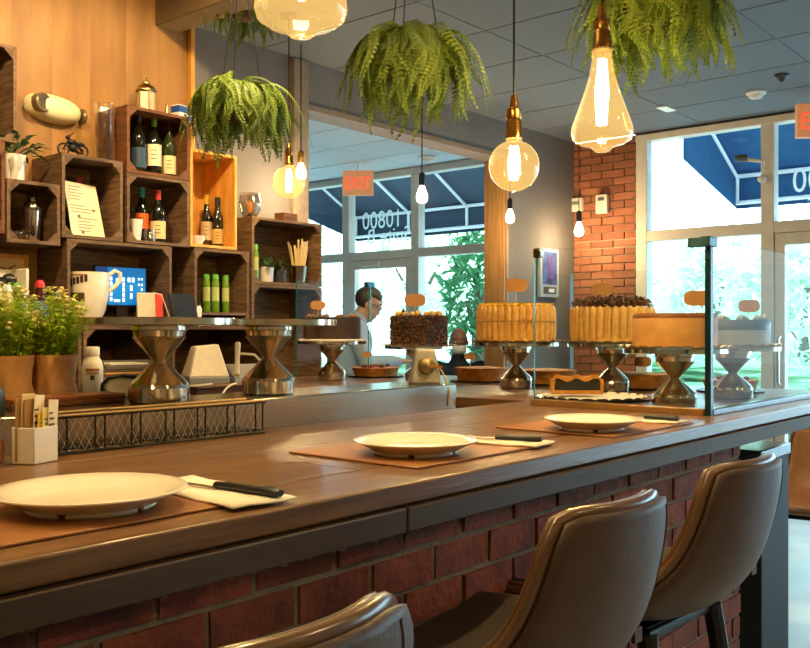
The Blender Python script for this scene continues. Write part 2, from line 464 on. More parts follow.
p = onX(803, 215, XF + 0.04); decal(win2, 'Suite C', 0.20, p.y - 0.62, p.z)

# ---- outside: pavement, awnings with white frames, trees
struct(MB().bx(XF + 0.1, 40, -25, 35, -0.25, -0.12).build('ground', pm('pavement', '#dcdedd', 0.85, var=0.08, scale=3)))
M_awn = pm('awning_fabric', '#1b6390', 0.8, var=0.08, scale=8, trans=0.35)
M_awg = pm('awning_fabric_grey', '#33475a', 0.8, var=0.08, scale=8, trans=0.25)
M_awf = pm('awning_frame_white', '#e6ecef', 0.5, var=0.03)
def awning(label, y0, y1, mat, bars):
    t = thing('awning', label, 'awning', (XF + 0.1, (y0+y1)/2, 2.5))
    h = (y1 - y0) / 2
    m = MB()
    m.grid([[(0.05, -h, 0.95), (0.05, h, 0.95)], [(1.27, -h, 0.29), (1.27, h, 0.29)], [(1.28, -h, -0.03), (1.28, h, -0.03)]])
    m.add([(0.05, -h, 0.95), (1.27, -h, 0.29), (1.28, -h, -0.03), (0.05, -h, -0.03+0.3)], [(0,1,2,3)])
    m.add([(0.05, h, 0.95), (1.27, h, 0.29), (1.28, h, -0.03), (0.05, h, -0.03+0.3)], [(0,1,2,3)])
    o = m.build('canopy', mat, t, smooth=0)
    s = o.modifiers.new('thick', 'SOLIDIFY'); s.thickness = 0.012
    for zz in (0.27, 0.02): MB().tube([(1.235, -h, zz), (1.235, h, zz)], 0.02, 8).build('frame_rail', M_awf, t)
    n = bars
    for i in range(n + 1):
        y = -h + 0.02 + (2*h - 0.04) * i / n
        MB().tube([(1.235, y, 0.02), (1.235, y, 0.27)], 0.018, 8).build('frame_post', M_awf, t)
        MB().tube([(1.235, y, 0.26), (0.04, y, 0.90)], 0.018, 8).build('frame_rafter', M_awf, t)
    return t
awning('grey-blue awning with white frame outside the side room door', 4.6, 8.2, M_awg, 4)
awning('bright blue awning with white frame outside the right window', -3.0, 3.25, M_awn, 6)

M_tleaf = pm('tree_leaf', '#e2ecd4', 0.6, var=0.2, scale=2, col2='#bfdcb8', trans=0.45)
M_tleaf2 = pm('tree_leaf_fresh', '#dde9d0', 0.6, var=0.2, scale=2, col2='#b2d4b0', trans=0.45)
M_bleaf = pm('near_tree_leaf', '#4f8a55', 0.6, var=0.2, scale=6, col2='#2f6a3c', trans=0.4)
M_bark  = pm('bark', '#6a5a48', 0.9, var=0.2, scale=12, bump=0.5)
def leaf_cloud(n, rx, rz, zc, size, rnd, shell=0.55):
    m = MB()
    for i in range(n):
        d = Vector((rnd.gauss(0,1), rnd.gauss(0,1), rnd.gauss(0,1))).normalized()
        q = rnd.uniform(shell, 1.0)
        lump = 1 + 0.18 * math.sin(5*d.x + 3*d.z) + 0.14 * math.sin(7*d.y - 4*d.z)
        c = Vector((d.x*rx*q*lump, d.y*rx*q*lump, zc + d.z*rz*q*lump))
        E = Euler((rnd.uniform(-1, 1), rnd.uniform(-1, 1), rnd.uniform(0, 6.28))).to_matrix()
        s = size * rnd.uniform(0.6, 1.3)
        pts = [(-s, 0, 0), (0, -s*0.35, s*0.12), (s, 0, -s*0.2), (0, s*0.35, s*0.12)]
        m.add([c + E @ Vector(p) for p in pts], [(0,1,2),(0,2,3)])
    return m
def tree(name, label, x, y, h, rx, rz, n, size, seed, mat=None):
    rnd = random.Random(seed)
    t = thing(name, label, 'tree', (x, y, -0.12))
    m = MB(); m.tube([(0,0,0),(0.05,0.03,h*0.35),(0,0,h*0.7)], [0.16,0.12,0.06], 8)
    for k in range(4):
        a = k*1.6 + seed; m.tube([(0.03,0.02,h*0.4),(0.4*rx*math.cos(a),0.4*rx*math.sin(a),h*0.62)],[0.06,0.02],6)
    m.build('trunk', M_bark, t)
    leaf_cloud(n, rx, rz, h - rz*0.9, size, rnd).build('foliage', mat or M_tleaf, t, smooth=0)
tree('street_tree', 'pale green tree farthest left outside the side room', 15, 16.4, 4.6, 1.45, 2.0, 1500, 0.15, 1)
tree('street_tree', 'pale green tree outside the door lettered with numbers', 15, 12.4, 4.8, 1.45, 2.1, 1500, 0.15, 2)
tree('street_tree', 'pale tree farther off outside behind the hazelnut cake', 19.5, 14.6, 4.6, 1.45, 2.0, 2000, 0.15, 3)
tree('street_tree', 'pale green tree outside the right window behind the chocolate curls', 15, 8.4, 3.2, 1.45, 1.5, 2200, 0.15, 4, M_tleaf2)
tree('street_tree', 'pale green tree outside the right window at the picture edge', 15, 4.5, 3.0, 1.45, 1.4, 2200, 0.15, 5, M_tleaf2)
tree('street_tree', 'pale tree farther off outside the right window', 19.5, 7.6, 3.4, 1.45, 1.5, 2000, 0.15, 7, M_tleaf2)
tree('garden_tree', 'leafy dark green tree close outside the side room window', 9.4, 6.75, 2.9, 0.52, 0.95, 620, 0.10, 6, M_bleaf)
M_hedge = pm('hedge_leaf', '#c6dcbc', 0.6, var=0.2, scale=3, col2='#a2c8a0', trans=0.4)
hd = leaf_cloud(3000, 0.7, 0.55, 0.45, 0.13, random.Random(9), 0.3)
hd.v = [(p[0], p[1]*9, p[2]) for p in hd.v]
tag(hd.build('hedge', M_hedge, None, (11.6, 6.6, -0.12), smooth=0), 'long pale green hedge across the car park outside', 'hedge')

# ================================================================ THE BAR
bar = thing('bar_counter', 'dark brown plank bar counter running the length of the picture', 'counter', (0, 0, 0))
XB0, XB1, YB0, YB1, ZT = -0.30, 4.02, 0.965, 1.775, 1.07
n = 5; w = (YB1 - YB0) / n
for i in range(n):
    y = YB0 + (i + 0.5) * w
    segs = [(XB0, 1.9 - 0.7*(i % 2)), (1.9 - 0.7*(i % 2), XB1)] if i in (1, 2, 3) else [(XB0, XB1)]
    for a, b in segs:
        MB().box(((a+b)/2, y, ZT - 0.0175), (b - a - 0.0015, w - 0.0022, 0.035)).build('plank', M_bar, bar, bevel=0.0012 if i else 0.0045, seg=3)
disp = thing('display_counter', 'brown plank counter carrying the cakes behind the glass', 'counter', (0,0,0))
nr = 7; w = (4.02 - 2.75) / nr
for i in range(nr):
    MB().bx(2.75 + i*w + 0.0008, 2.75 + (i+1)*w - 0.0008, YB1 + 0.001, 3.62, ZT - 0.035, ZT).build('plank', M_barY, disp, bevel=0.0012)
for a, b in ((XB0, 1.134), (1.138, 4.02)):
    MB().bx(a, b, YB0 - 0.008, YB0 + 0.02, ZT - 0.078, ZT - 0.037).build('fascia_board', M_nose, bar, bevel=0.003)
# chipped mortar line along the foot of the fascia
m = MB(); rnd = random.Random(3)
for i in range(150):
    x = rnd.uniform(0.2, 2.66); s = rnd.uniform(0.002, 0.006)
    m.box((x, YB0 + 0.004 + rnd.uniform(0, .008), ZT - 0.079), (s * rnd.uniform(1, 2.5), 0.012, s), 0, 0)
m.build('mortar_crumbs', pm('pale_mortar', '#9b8f78', 0.95), bar)['kind'] = 'stuff'
b = MB(); b.bx(2.78, 2.80, 1.78, 3.58, 0.0, 1.034); b.bx(3.96, 3.98, 1.78, 3.58, 0.0, 1.034); b.bx(2.80, 3.96, 3.56, 3.58, 0.0, 1.034)
b.build('side_panel', M_crate, disp)
MB().bx(-0.2, 2.35, 1.60, 1.74, 0.0, 0.991).build('inner_panel', M_crate, wb)
# steel ledge behind the bar
st = MB().prism([(0.30,1.777),(2.35,1.777),(2.35,2.0),(1.50,2.0),(1.50,2.32),(0.30,2.32)], 1.035, 1.148)
tag(st.build('steel_ledge', M_steel, None, (0,0,0), bevel=0.004), 'raised brushed steel ledge behind the bar top', 'ledge')
st = MB().prism([(0.32,1.80),(2.33,1.80),(2.33,1.98),(1.48,1.98),(1.48,2.30),(0.32,2.30)], 0.0, 1.034)
st.build('base', M_dark, bpy.data.objects['steel_ledge'])
# dark pedestal under the far end of the bar
t = thing('pedestal_table', 'dark steel pedestal with framed top under the far bar end', 'table', (3.29, 1.33, 0))
MB().bx(-0.15, 0.16, -0.24, 0.24, 0.872, 0.912).build('top', pm('pedestal_top', '#3a4850', 0.22, 0.4, var=0.05), t, bevel=0.004)
MB().bx(-0.13, 0.15, -0.235, 0.22, 0.0, 0.872).build('panel', M_dark, t, bevel=0.004)

# ---------------------------------------------------------------- bar stools
def stool_parts(mleather, mpad, squash=0.80, seat_shift=0.0):
    prof = [(-.262,1.092),(-.258,1.05),(-.250,.99),(-.236,.92),(-.214,.85),(-.180,.79),(-.130,.745),(-.06,.722),(.03,.716),(.12,.722),(.19,.732),(.228,.728)]
    hw   = [.122,.138,.146,.154,.166,.184,.204,.218,.224,.220,.205,.160]
    kk   = [.034,.034,.036,.040,.046,.052,.052,.048,.042,.034,.02,.008]
    prof = [(y, 1.092 - (1.092 - z)*squash + seat_shift) for y, z in prof]
    def resample(a, m):
        out = []
        for q in range(m):
            f = q / (m - 1) * (len(a) - 1); i = min(int(f), len(a) - 2); t = f - i
            p0, p1, p2, p3 = a[max(i-1,0)], a[i], a[i+1], a[min(i+2, len(a)-1)]
            out.append(0.5*((2*p1) + (-p0+p2)*t + (2*p0-5*p1+4*p2-p3)*t*t + (-p0+3*p1-3*p2+p3)*t*t*t))
        return out
    m = 28
    Y = resample([p[0] for p in prof], m); Z = resample([p[1] for p in prof], m); H = resample(hw, m); K = resample(kk, m)
    def surf(off, inset=1.0, i0=0, i1=m):
        P = []
        for i in range(i0, i1):
            ty = Y[min(i+1, m-1)] - Y[max(i-1, 0)]; tz = Z[min(i+1, m-1)] - Z[max(i-1, 0)]
            L = math.hypot(ty, tz); ny, nz = -tz / L, ty / L      # inward normal
            row = []
            for j in range(17):
                s = -1 + 2*j/16
                q = abs(s) ** 2.4 * K[i] + off
                drop = 0.014 * abs(s) ** 6 * max(0, 1 - i/7) ** 1.5
                row.append((H[i]*s*inset, Y[i] + ny*q, Z[i] + nz*q - drop))
            P.append(row)
        return P
    S = surf(0)
    sh = MB().grid(S).mesh('shell', mleather, 60)
    IN = surf(0.022, 0.93, 1, m - 1)
    pad = MB().grid(IN).mesh('seat_pad', mpad, 60)
    P0 = surf(0.010)
    ring = [P0[0][j] for j in range(17)] + [P0[i][16] for i in range(1, m)] + [P0[m-1][j] for j in range(15, -1, -1)] + [P0[i][0] for i in range(m-2, 0, -1)]
    P1 = surf(0.020, 0.985); ring2 = [P1[0][j] for j in range(17)] + [P1[i][16] for i in range(1, m)] + [P1[m-1][j] for j in range(15, -1, -1)] + [P1[i][0] for i in range(m-2, 0, -1)]
    pip = MB().tube(ring, 0.0095, 8, closed=True).tube(ring2, 0.0062, 8, closed=True).mesh('piping', M_pipe, 60)
    return sh, pad, pip, S
def make_stool(label, loc, rz):
    t = thing('bar_stool', label, 'stool', loc, rz, 'bar stools along the bar')
    sh, pad, pip, S = stool_parts(M_leather, M_pad, seat_shift=-0.010)
    o = link('shell', sh, t); md = o.modifiers.new('thick', 'SOLIDIFY'); md.thickness = 0.020; md.offset = 0
    o = link('seat_pad', pad, t); md = o.modifiers.new('thick', 'SOLIDIFY'); md.thickness = 0.012; md.offset = 0
    link('piping', pip, t)
    sm = MB().tube([(S[i][14][0], S[i][14][1] - 0.0105, S[i][14][2]) for i in range(1, 14)], 0.0022, 6).build('seam', M_pad, t)
    MB().box((S[12][15][0] + 0.002, S[12][15][1] - 0.016, S[12][15][2] - .02), (0.022, 0.006, 0.022)).build('tab', pm('oxblood_tab', '#4a1a14', 0.5), t)
    fr = MB().tube([(-.12,-.10,.770),(.12,-.10,.770),(.12,.13,.770),(-.12,.13,.770)], 0.012, 8, closed=True)
    fr.bx(-.10,.10,-.08,.12,.756,.772).build('seat_frame', M_black, t)
    for sx in (-1, 1):
        for sy in (-1, 1):
            MB().tube([(sx*.13, sy*.115 + .012, .774), (sx*.215, sy*.205, 0.0)], [0.019, 0.012], 10).build('leg', M_black, t)
    q = 0.245; e = .15 + .065*(1-q/.70); f = .13 + .075*(1-q/.70)
    MB().tube([(-e,-f,q),(e,-f,q),(e,f+.01,q),(-e,f+.01,q)], 0.009, 8, closed=True).build('footrest', M_black, t)
    return t
s1 = make_stool('brown leather bar stool nearest the camera, only its curved rim showing', (0.495, 0.765, 0), R(2))
s2 = make_stool('brown leather bar stool in the middle, before the middle plate', (1.160, 0.825, 0), R(-3))
s3 = make_stool('brown leather bar stool farthest along, beside the dark pedestal', (1.672, 0.83, 0), R(-3))

# ================================================================ LAMPS
def light(name, loc, watts, col=WARM, r=0.03, parent=None):
    l = bpy.data.lights.new(name, 'POINT'); l.energy = watts; l.color = col; l.shadow_soft_size = r
    o = bpy.data.objects.new(name, l); COL.objects.link(o); o.location = loc
    if parent is not None: o.parent = parent
    return o
PEAR = [(0.024,0.0),(0.026,-0.03),(0.034,-0.075),(0.050,-0.125),(0.068,-0.175),(0.0795,-0.208),(0.081,-0.222),(0.076,-0.238),(0.058,-0.250),(0.034,-0.257),(0.026,-0.262),(0.018,-0.270),(0.0,-0.274)]
def globe_profile(r):
    pts = [(0.022,0.0),(0.023,-0.022)]
    for i in range(3, 19):
        b = math.pi * i / 18
        pts.append((r*math.sin(b) if i < 18 else 0.0, -0.012 - r + r*math.cos(b)))
    return pts
def pendant(label, loc, kind, ztop, watts, r=0.072, group='hanging bulbs', cord=0.0035):
    """loc = top of the glass"""
    t = thing('pendant_lamp', label, 'lamp', loc, 0, group)
    MB().tube([(0,0,0.085),(0,0,ztop - loc[2] - 0.0)], cord, 6).build('cord', M_black, t)
    MB().lathe([(0.008,0.115),(0.012,0.09),(0.013,0.08),(0.021,0.074),(0.022,0.05),(0.0195,0.046),(0.022,0.042),(0.022,0.014),(0.0245,0.010),(0.0245,-0.008)], 16).build('socket', M_brass, t)
    MB().lathe([(0.045, ztop - loc[2]), (0.045, ztop - loc[2] - 0.018), (0.012, ztop - loc[2] - 0.03)], 16).build('ceiling_rose', M_black, t)
    prof = PEAR if kind == 'pear' else globe_profile(r)
    MB().lathe(prof, 28).build('bulb_glass', M_bulb, t, smooth=80)
    f = MB(); zl = -0.215 if kind == 'pear' else -(2*r - 0.012)
    for k in range(5):
        a = 2*math.pi*k/5
        f.tube([(0.008*math.cos(a),0.008*math.sin(a),-0.03),(0.015*math.cos(a+.5),0.015*math.sin(a+.5),zl*0.55),(0.010*math.cos(a+1),0.010*math.sin(a+1),zl*0.93)], 0.0046, 6)
    f.build('filament', M_fil, t)
    MB().lathe([(0.010,-0.0),(0.010,-0.03),(0.004,-0.045),(0.003,zl*0.9)], 8).build('stem', M_clear, t)
    light('pendant_light', (0, 0, zl*0.5), watts, WARM, 0.02, t)
    return t
def small_lamp(label, u, v, depth, ztop, watts, s=1.0):
    p = atD(u, v, depth)
    t = thing('pendant_lamp', label, 'lamp', p, 0, 'small hanging bulbs')
    MB().tube([(0,0,0.11*s),(0,0,ztop - p.z)], 0.004, 6).build('cord', M_black, t)
    MB().lathe([(0.006,0.13*s),(0.02*s,0.115*s),(0.02*s,0.055*s),(0.016*s,0.045*s)], 12).build('socket', M_black if s > .9 else M_brass, t)
    MB().lathe([(0.014*s,0.045*s),(0.022*s,0.025*s),(0.034*s,-0.01*s),(0.036*s,-0.03*s),(0.028*s,-0.055*s),(0,-0.066*s)], 16).build('bulb_glass', emis('lit_bulb', (1.0,0.72,0.40), 9.0), t, smooth=80)
    light('pendant_light', (0,0,-0.12), watts, WARM, 0.04, t)
    return t
PW = 27.0
pendant('pear-shaped filament bulb at the top edge, nearest the camera', atD(301, -118, 1.6), 'pear', 3.18, PW)
pendant('pear-shaped filament bulb hanging before the fern basket', atD(602, 48, 2.4), 'pear', 3.18, PW)
pendant('round globe filament bulb hanging above the yellow cake', atD(514, 136, 2.6), 'globe', 3.18, PW)
pendant('round globe filament bulb beside the smoked glass jar', atD(289, 164, 4.9), 'globe', ZC, PW*.5, 0.086)
pendant('pear-shaped filament bulb over the near end of the bar', (0.05, 1.17, 2.10), 'pear', 3.18, PW)
small_lamp('small lit bulb on a cord half behind the globe bulb', 301, 170, 5.4, ZC, 8, .9)
small_lamp('small lit bulb on a long cord before the number lettering', 422, 193, 6.2, ZC, 8, 1.1)
small_lamp('small lit bulb hanging beside the brown opening casing', 510, 215, 7.0, ZC, 16)
small_lamp('small lit bulb hanging in front of the brick pier', 579, 228, 7.8, ZC, 13, 1.15)
for i_, (x_, y_) in enumerate(((-0.9,-0.5),(0.4,-0.9),(1.7,-0.9),(3.0,-0.7))):  # unseen bulbs added to give streak reflections in the steel stands
    pendant(('unseen globe bulb added behind the camera for reflections, first from the left wall','unseen globe bulb added behind the camera for reflections, second from the left wall','unseen globe bulb added behind the camera for reflections, third from the left wall','unseen globe bulb added behind the camera for reflections, nearest the window')[i_], (x_, y_, 2.2), 'globe', 3.18 if x_ < 2.9 else ZC, 2.5)
# unseen recessed downlights: wall and crate pair inferred, the others added as fill
def downlight(label, x, y, z, watts, ang=110, col=WARM, aim=None):
    t = thing('downlight', label, 'lamp', (x, y, z), 0, 'recessed ceiling downlights')
    MB().lathe([(0.075,0.0),(0.075,-0.012),(0.058,-0.012),(0.050,0.0)], 20).build('trim_ring', M_white, t)
    MB().lathe([(0.0,-0.003),(0.048,-0.003)], 20).build('lens', emis('downlight_lens', (1.0,0.8,0.55), 12.0), t)
    l = bpy.data.lights.new('downlight_beam', 'SPOT'); l.energy = watts; l.color = col; l.spot_size = R(ang); l.spot_blend = 0.6; l.shadow_soft_size = 0.05
    o = bpy.data.objects.new('downlight_beam', l); COL.objects.link(o); o.location = (0, 0, -0.02); o.parent = t
    if aim: o.rotation_euler = (Vector(aim) - Vector((x, y, z))).to_track_quat('-Z', 'Y').to_euler()
    return t
DW = 150.0
downlight('recessed downlight above the oak wall, left', 1.35, 2.9, 3.178, DW*.8, 100, WARM, (1.6, 4.2, 2.3))
downlight('recessed downlight above the wooden crates', 2.45, 2.7, 3.178, DW, 100, WARM, (2.7, 4.2, 1.6))
downlight('unseen fill downlight added above the near plate', 0.45, 1.75, 3.178, DW * .35, 90, WARM, (0.7, 1.3, 1.0))  # added to brighten the plates and bar top
downlight('unseen fill downlight added above the middle plate', 1.75, 1.85, 3.178, DW * .35, 90, WARM, (1.75, 1.4, 1.0))
for i_, (x_, y_) in enumerate(((-0.8,-1.3),(1.2,-1.4),(2.6,-0.6))):  # added out of view so floor and walls bounce warm light
    downlight(('unseen fill downlight added behind the camera, left','unseen fill downlight added behind the camera, middle','unseen fill downlight added behind the camera, right')[i_], x_, y_, 3.178, DW*.28, 130)
downlight('unseen fill downlight added above the cake display', 3.5, 1.2, 3.005, DW * .6, 120, WARM, (3.3, 2.0, 1.1))  # added to brighten the cakes

# ================================================================ HANGING FERNS
def frond_mesh(L, droop, seed):
    rnd = random.Random(seed); m = MB(); n = 28; pts = []
    x = z = 0.0; ds = L / n
    for i in range(n + 1):
        pts.append(Vector((x, 0.012*math.sin(i*0.5 + seed), z)))
        ang = R(52) - droop * (1 - (1 - i/n)**2.3)
        x += ds * math.cos(ang); z += ds * math.sin(ang)
    m.tube(pts, [0.0022*(1 - 0.8*i/n) for i in range(n+1)], 3, cap=False)
    for i in range(2, n + 1):
        t = (pts[i] - pts[i-1]).normalized(); sd = Vector((0,1,0)); nn = t.cross(sd).normalized()
        f = i / n; l = 0.048 * min(1, f*3.2) * (1 - f**2.2 * 0.86) * rnd.uniform(0.85, 1.1)
        w = ds * 0.46
        for s in (-1, 1):
            p = pts[i]; q = p + sd*s*l*0.55 + t*l*0.10 + nn*0.003; e = p + sd*s*l + t*l*0.28 - nn*l*0.18
            m.add([p - t*w*.6, q - t*w, e, q + t*w, p + t*w*.6], [(0,1,2,3,4)])
    return m.mesh('frond', M_fern, 0)
FR = [frond_mesh(0.44, R(140), 1), frond_mesh(0.38, R(132), 2), frond_mesh(0.40, R(144), 3), frond_mesh(0.30, R(118), 4), frond_mesh(0.48, R(138), 5)]
def fern(label, loc, s, n, ztop, seed, wires=True, wiretop=0.0):
    rnd = random.Random(seed)
    t = thing('hanging_fern', label, 'plant', loc, rnd.uniform(0, 6), 'ferns in hanging baskets')
    MB().lathe([(0.0,-0.13*s),(0.06*s,-0.122*s),(0.10*s,-0.085*s),(0.122*s,-0.02*s),(0.126*s,0.0),(0.112*s,0.0),(0.08*s,-0.01*s),(0.0,-0.012*s)], 20).build('basket', M_coco, t)
    for k in range(n):
        a = 2*math.pi*k*0.618 + rnd.uniform(-.2, .2)
        ring = rnd.random()
        tilt = rnd.uniform(-R(18), R(26)) if ring > 0.35 else rnd.uniform(-R(62), -R(12))
        rr = (0.03 + 0.08*ring) * s
        sc = s * rnd.uniform(0.75, 1.08) * (0.62 if ring <= 0.35 else 1)
        link('frond', FR[k % 5], t, (rr*math.cos(a), rr*math.sin(a), rnd.uniform(-0.02, 0.01)*s), (rnd.uniform(-.45,.45), tilt, a), (sc*.74, sc*.9, sc*rnd.uniform(.95,1.22)))
    if wires:
        top = ztop - loc[2]
        for k in range(3):
            a = 2*math.pi*k/3 + 0.4
            MB().tube([(0.12*s*math.cos(a),0.12*s*math.sin(a),0),(0.004*math.cos(a),0.004*math.sin(a),min(top*0.85, 0.62))], 0.0022, 5).build('hanger_wire', M_black, t)
        MB().tube([(0,0,min(top*0.85, 0.62)),(0,0,top)], 0.0025, 5).build('hook', M_black, t)
    return t
fern('bushy green fern hanging above the opening, between two big bulbs', atD(411, 47, 3.2), 0.84, 230, ZC, 11)
fern('bushy green fern hanging before the grey wall by the crates', atD(239, 96, 3.9), 0.84, 230, 3.18, 12)
fern('green fern in a coconut basket at the top edge, right', atD(652, -4, 2.9), 0.84, 210, 3.18, 13)
fern('fern mostly hidden behind the brown ceiling beam', atD(243, 3, 4.9), 0.72, 90, ZC, 14)

# ================================================================ CRATES AND SHELF WALL
YF = 3.92
def crate(label, x0, x1, z0, z1, yf=YF, yb=YW - 0.002, mat=None, back=True, gus=True, shelves=(), name='wooden_crate', tk=0.016):
    mat = mat or M_crate
    ms = {M_crate: M_crateS, M_crater: M_craterS}.get(mat, mat)
    t = thing(name, label, 'crate', ((x0+x1)/2, (yf+yb)/2, z0))
    W = (x1-x0)/2; D = (yb-yf)/2; H = z1 - z0
    MB().bx(-W, -W+tk, -D, D, 0, H).build('side_board', ms, t, bevel=0.0015)
    MB().bx(W-tk, W, -D, D, 0, H).build('side_board', ms, t, bevel=0.0015)
    MB().bx(-W+tk, W-tk, -D, D, 0, tk).build('bottom_board', mat, t, bevel=0.0015)
    MB().bx(-W+tk, W-tk, -D, D, H-tk, H).build('top_board', mat, t, bevel=0.0015)
    if back:
        nb = 3; hh = (H - 2*tk) / nb
        for i in range(nb):
            MB().bx(-W+tk, W-tk, D-0.012, D, tk + i*hh + 0.001, tk + (i+1)*hh - 0.001).build('back_slat', mat, t)
    if gus:
        g = 0.042
        for sx in (-1, 1):
            for sz in (-1, 1):
                cx = sx*(W-tk); cz = tk if sz < 0 else H - tk
                poly = [(cx, cz), (cx - sx*g, cz), (cx, cz - sz*g)]
                if sx*sz > 0: poly = poly[::-1]
                MB().prism(poly, 0, 0.02, 0, Matrix(((1,0,0,0),(0,0,1,-D+0.001),(0,1,0,0),(0,0,0,1)))).build('corner_block', mat, t, smooth=0)
    for zz in shelves:
        MB().bx(-W+tk, W-tk, -D+0.005, D-0.012, zz-z0-0.014, zz-z0).build('shelf_board', mat, t)
    return t
crate('dark crate at the left picture edge above the fern pot', 1.55, 1.983, 2.142, 2.565)
crate('reddish crate at the left picture edge beside the small pot', 1.55, 1.929, 1.74, 2.140, mat=M_crater)
crate('small dark crate holding the cocktail shaker', 1.938, 2.188, 1.704, 1.983)
crate('dark crate holding the cream menu card', 2.196, 2.513, 1.745, 2.134)
crate('reddish topmost crate holding three wine bottles', 2.535, 2.904, 2.089, 2.417, mat=M_crater)
crate('dark crate holding the red-capped bottle and white cup', 2.535, 2.904, 1.746, 2.087)
crate('wide dark crate holding the blue screen', 2.222, 2.795, 1.340, 1.742)
crate('light pine crate holding two dark wine bottles', 2.909, 3.215, 1.752, 2.262, mat=M_pine, gus=False)
crate('dark crate holding the green drink bottles', 2.935, 3.300, 1.340, 1.748, shelves=(1.414,))
crate('dark crate holding straws and two potted plants', 3.320, 3.858, 1.575, 1.948)
crate('tall dark crate under the potted plants', 3.320, 3.858, 0.951, 1.573)
crate('low brown crate behind the white squeeze bottle', 2.175, 2.63, 0.951, 1.338, yf=3.70)
crate('low brown crate behind the white card printer', 2.64, 3.29, 0.951, 1.338, yf=3.70)
crate('low brown crate behind the flowering herbs', 1.45, 2.165, 0.951, 1.338, yf=3.70)
t = thing('back_counter', 'low brown back counter under the crates', 'counter', (0, 0, 0))
MB().prism([(0.6,2.96),(2.73,2.96),(2.73,3.66),(3.86,3.66),(3.86,4.198),(0.6,4.198)], 0.91, 0.95).build('worktop', M_crate, t, bevel=0.003)
for i in range(3):
    x = 0.6 + i*0.71
    d = MB().bx(x+0.01, x+0.70, 2.975, 2.995, 0.08, 0.9).build('door', M_crate, t, bevel=0.002)
    MB().tube([(x+0.62,2.975,0.7),(x+0.62,2.945,0.7),(x+0.62,2.945,0.6),(x+0.62,2.975,0.6)],0.006,6).build('handle', M_black, d)
MB().prism([(0.62,2.995),(2.71,2.995),(2.71,3.68),(3.84,3.68),(3.84,4.19),(0.62,4.19)], 0.0, 0.91).build('body', M_crate, t)

# ---- bottles
M_bgl = pm('dark_bottle_glass', '#15170f', 0.08, var=0.1, coat=0.6)
M_bgr = pm('green_bottle_glass', '#2b3316', 0.08, var=0.1, coat=0.6)
M_cream = pm('cream_label', '#ead9a8', 0.7, var=0.05)
def colmat(h, r=0.5): 
    k = 'c' + h + str(r)
    return MATS.get(k) or pm(k, h, r, var=0.05)
def wine(label, u, v, Y, h=0.30, r=0.036, cap='#15151a', lab=('#ead9a8', 0.06, 0.15), glass=None, slope=0.6, group='wine bottles on the crates', z=None):
    p = onY(u, v, Y)
    if z is not None: p.z = z
    t = thing('wine_bottle', label, 'bottle', p, 0, group)
    s = h / 0.30
    MB().lathe([(r*0.85,0),(r,0.006),(r,0.16*s),(r*.93,0.185*s),(r*0.55,0.215*s),(0.0145,0.235*s),(0.0135,0.262*s)], 20).build('glass_body', glass or M_bgl, t, smooth=60)
    MB().lathe([(0.0148,0.245*s),(0.0148,0.298*s),(0.012,0.30*s)], 14).build('capsule', colmat(cap), t)
    if lab:
        o = MB().lathe([(r+0.0006,lab[1]),(r+0.0006,lab[2])], 20)
        o.f = o.f[:-2]; o.m = o.m[:-2]
        lb = o.build('label', colmat(lab[0], 0.7), t, smooth=60)
        pr = MB()
        for q in range(3):
            zz = lab[1] + (lab[2]-lab[1])*(0.3 + 0.2*q)
            oo = [( (r+0.0012)*math.cos(a), (r+0.0012)*math.sin(a)) for a in [R(-145+8*i) for i in range(6)]]
            for i in range(5):
                (x0,y0),(x1,y1) = oo[i], oo[i+1]
                pr.add([(x0,y0,zz),(x1,y1,zz),(x1,y1,zz+0.004),(x0,y0,zz+0.004)],[(0,1,2,3)])
        pr.build('print', colmat('#5a4632', 0.8), lb, smooth=0)
    return t
wine('black-capped wine bottle with a blue and gold label', 138, 170, 4.03, 0.315, 0.040, '#101014', ('#31506a', 0.03, 0.13), z=2.106)
wine('wine bottle with a bright green capsule and cream label', 154, 172, 4.03, 0.31, 0.038, '#7cb526', ('#efe3c0', 0.05, 0.16), z=2.106)
wine('wine bottle with a dark red capsule in the topmost crate', 169, 174, 4.03, 0.30, 0.036, '#5a2418', ('#ead9a8', 0.02, 0.115), M_bgr, z=2.106)
wine('bottle with a teal capsule and orange picture label', 142, 236, 4.06, 0.285, 0.036, '#2a8fa0', ('#e0662c', 0.07, 0.15), z=1.763)
wine('wine bottle with a red capsule behind the glass mug', 158, 240, 4.00, 0.27, 0.038, '#c8281e', ('#e6cf94', 0.02, 0.11), z=1.763)
wine('wine bottle with a yellow capsule in the pine crate', 206.5, 243, 4.08, 0.29, 0.031, '#c6a12c', ('#c8b489', 0.04, 0.14), z=1.769)
wine('all dark wine bottle with low label in the pine crate', 217.5, 243, 4.03, 0.275, 0.031, '#15151a', ('#caa75a', 0.02, 0.10), z=1.769)
wine('red-capped bottle hidden behind the menu card', 79, 232, 4.10, 0.30, 0.036, '#b3241c', None, z=1.762)
M_juice = pm('green_juice', '#6f9a26', 0.2, var=0.2, scale=60, coat=0.5)
def juice(label, u, Y, z, h=0.205):
    p = onY(u, 300, Y); p.z = z
    t = thing('drink_bottle', label, 'bottle', p, 0, 'slim green drink bottles')
    MB().lathe([(0.019,0),(0.021,0.004),(0.021,h*.78),(0.016,h*.85),(0.014,h*.88)], 16).build('body', M_juice, t, smooth=60)
    MB().lathe([(0.0175,h*.87),(0.0175,h*.985),(0.015,h)], 16).build('cap', colmat('#63b03a'), t)
    o = MB().lathe([(0.0215,h*.3),(0.0215,h*.66)], 16); o.f = o.f[4:13]; o.m = o.m[4:13]
    o.build('label', colmat('#b4bb72', .6), t, smooth=60)
juice('slim green drink bottle, left of the three in the crate', 206.5, 4.02, 1.415)
juice('slim green drink bottle, middle of the three in the crate', 215.5, 4.00, 1.415)
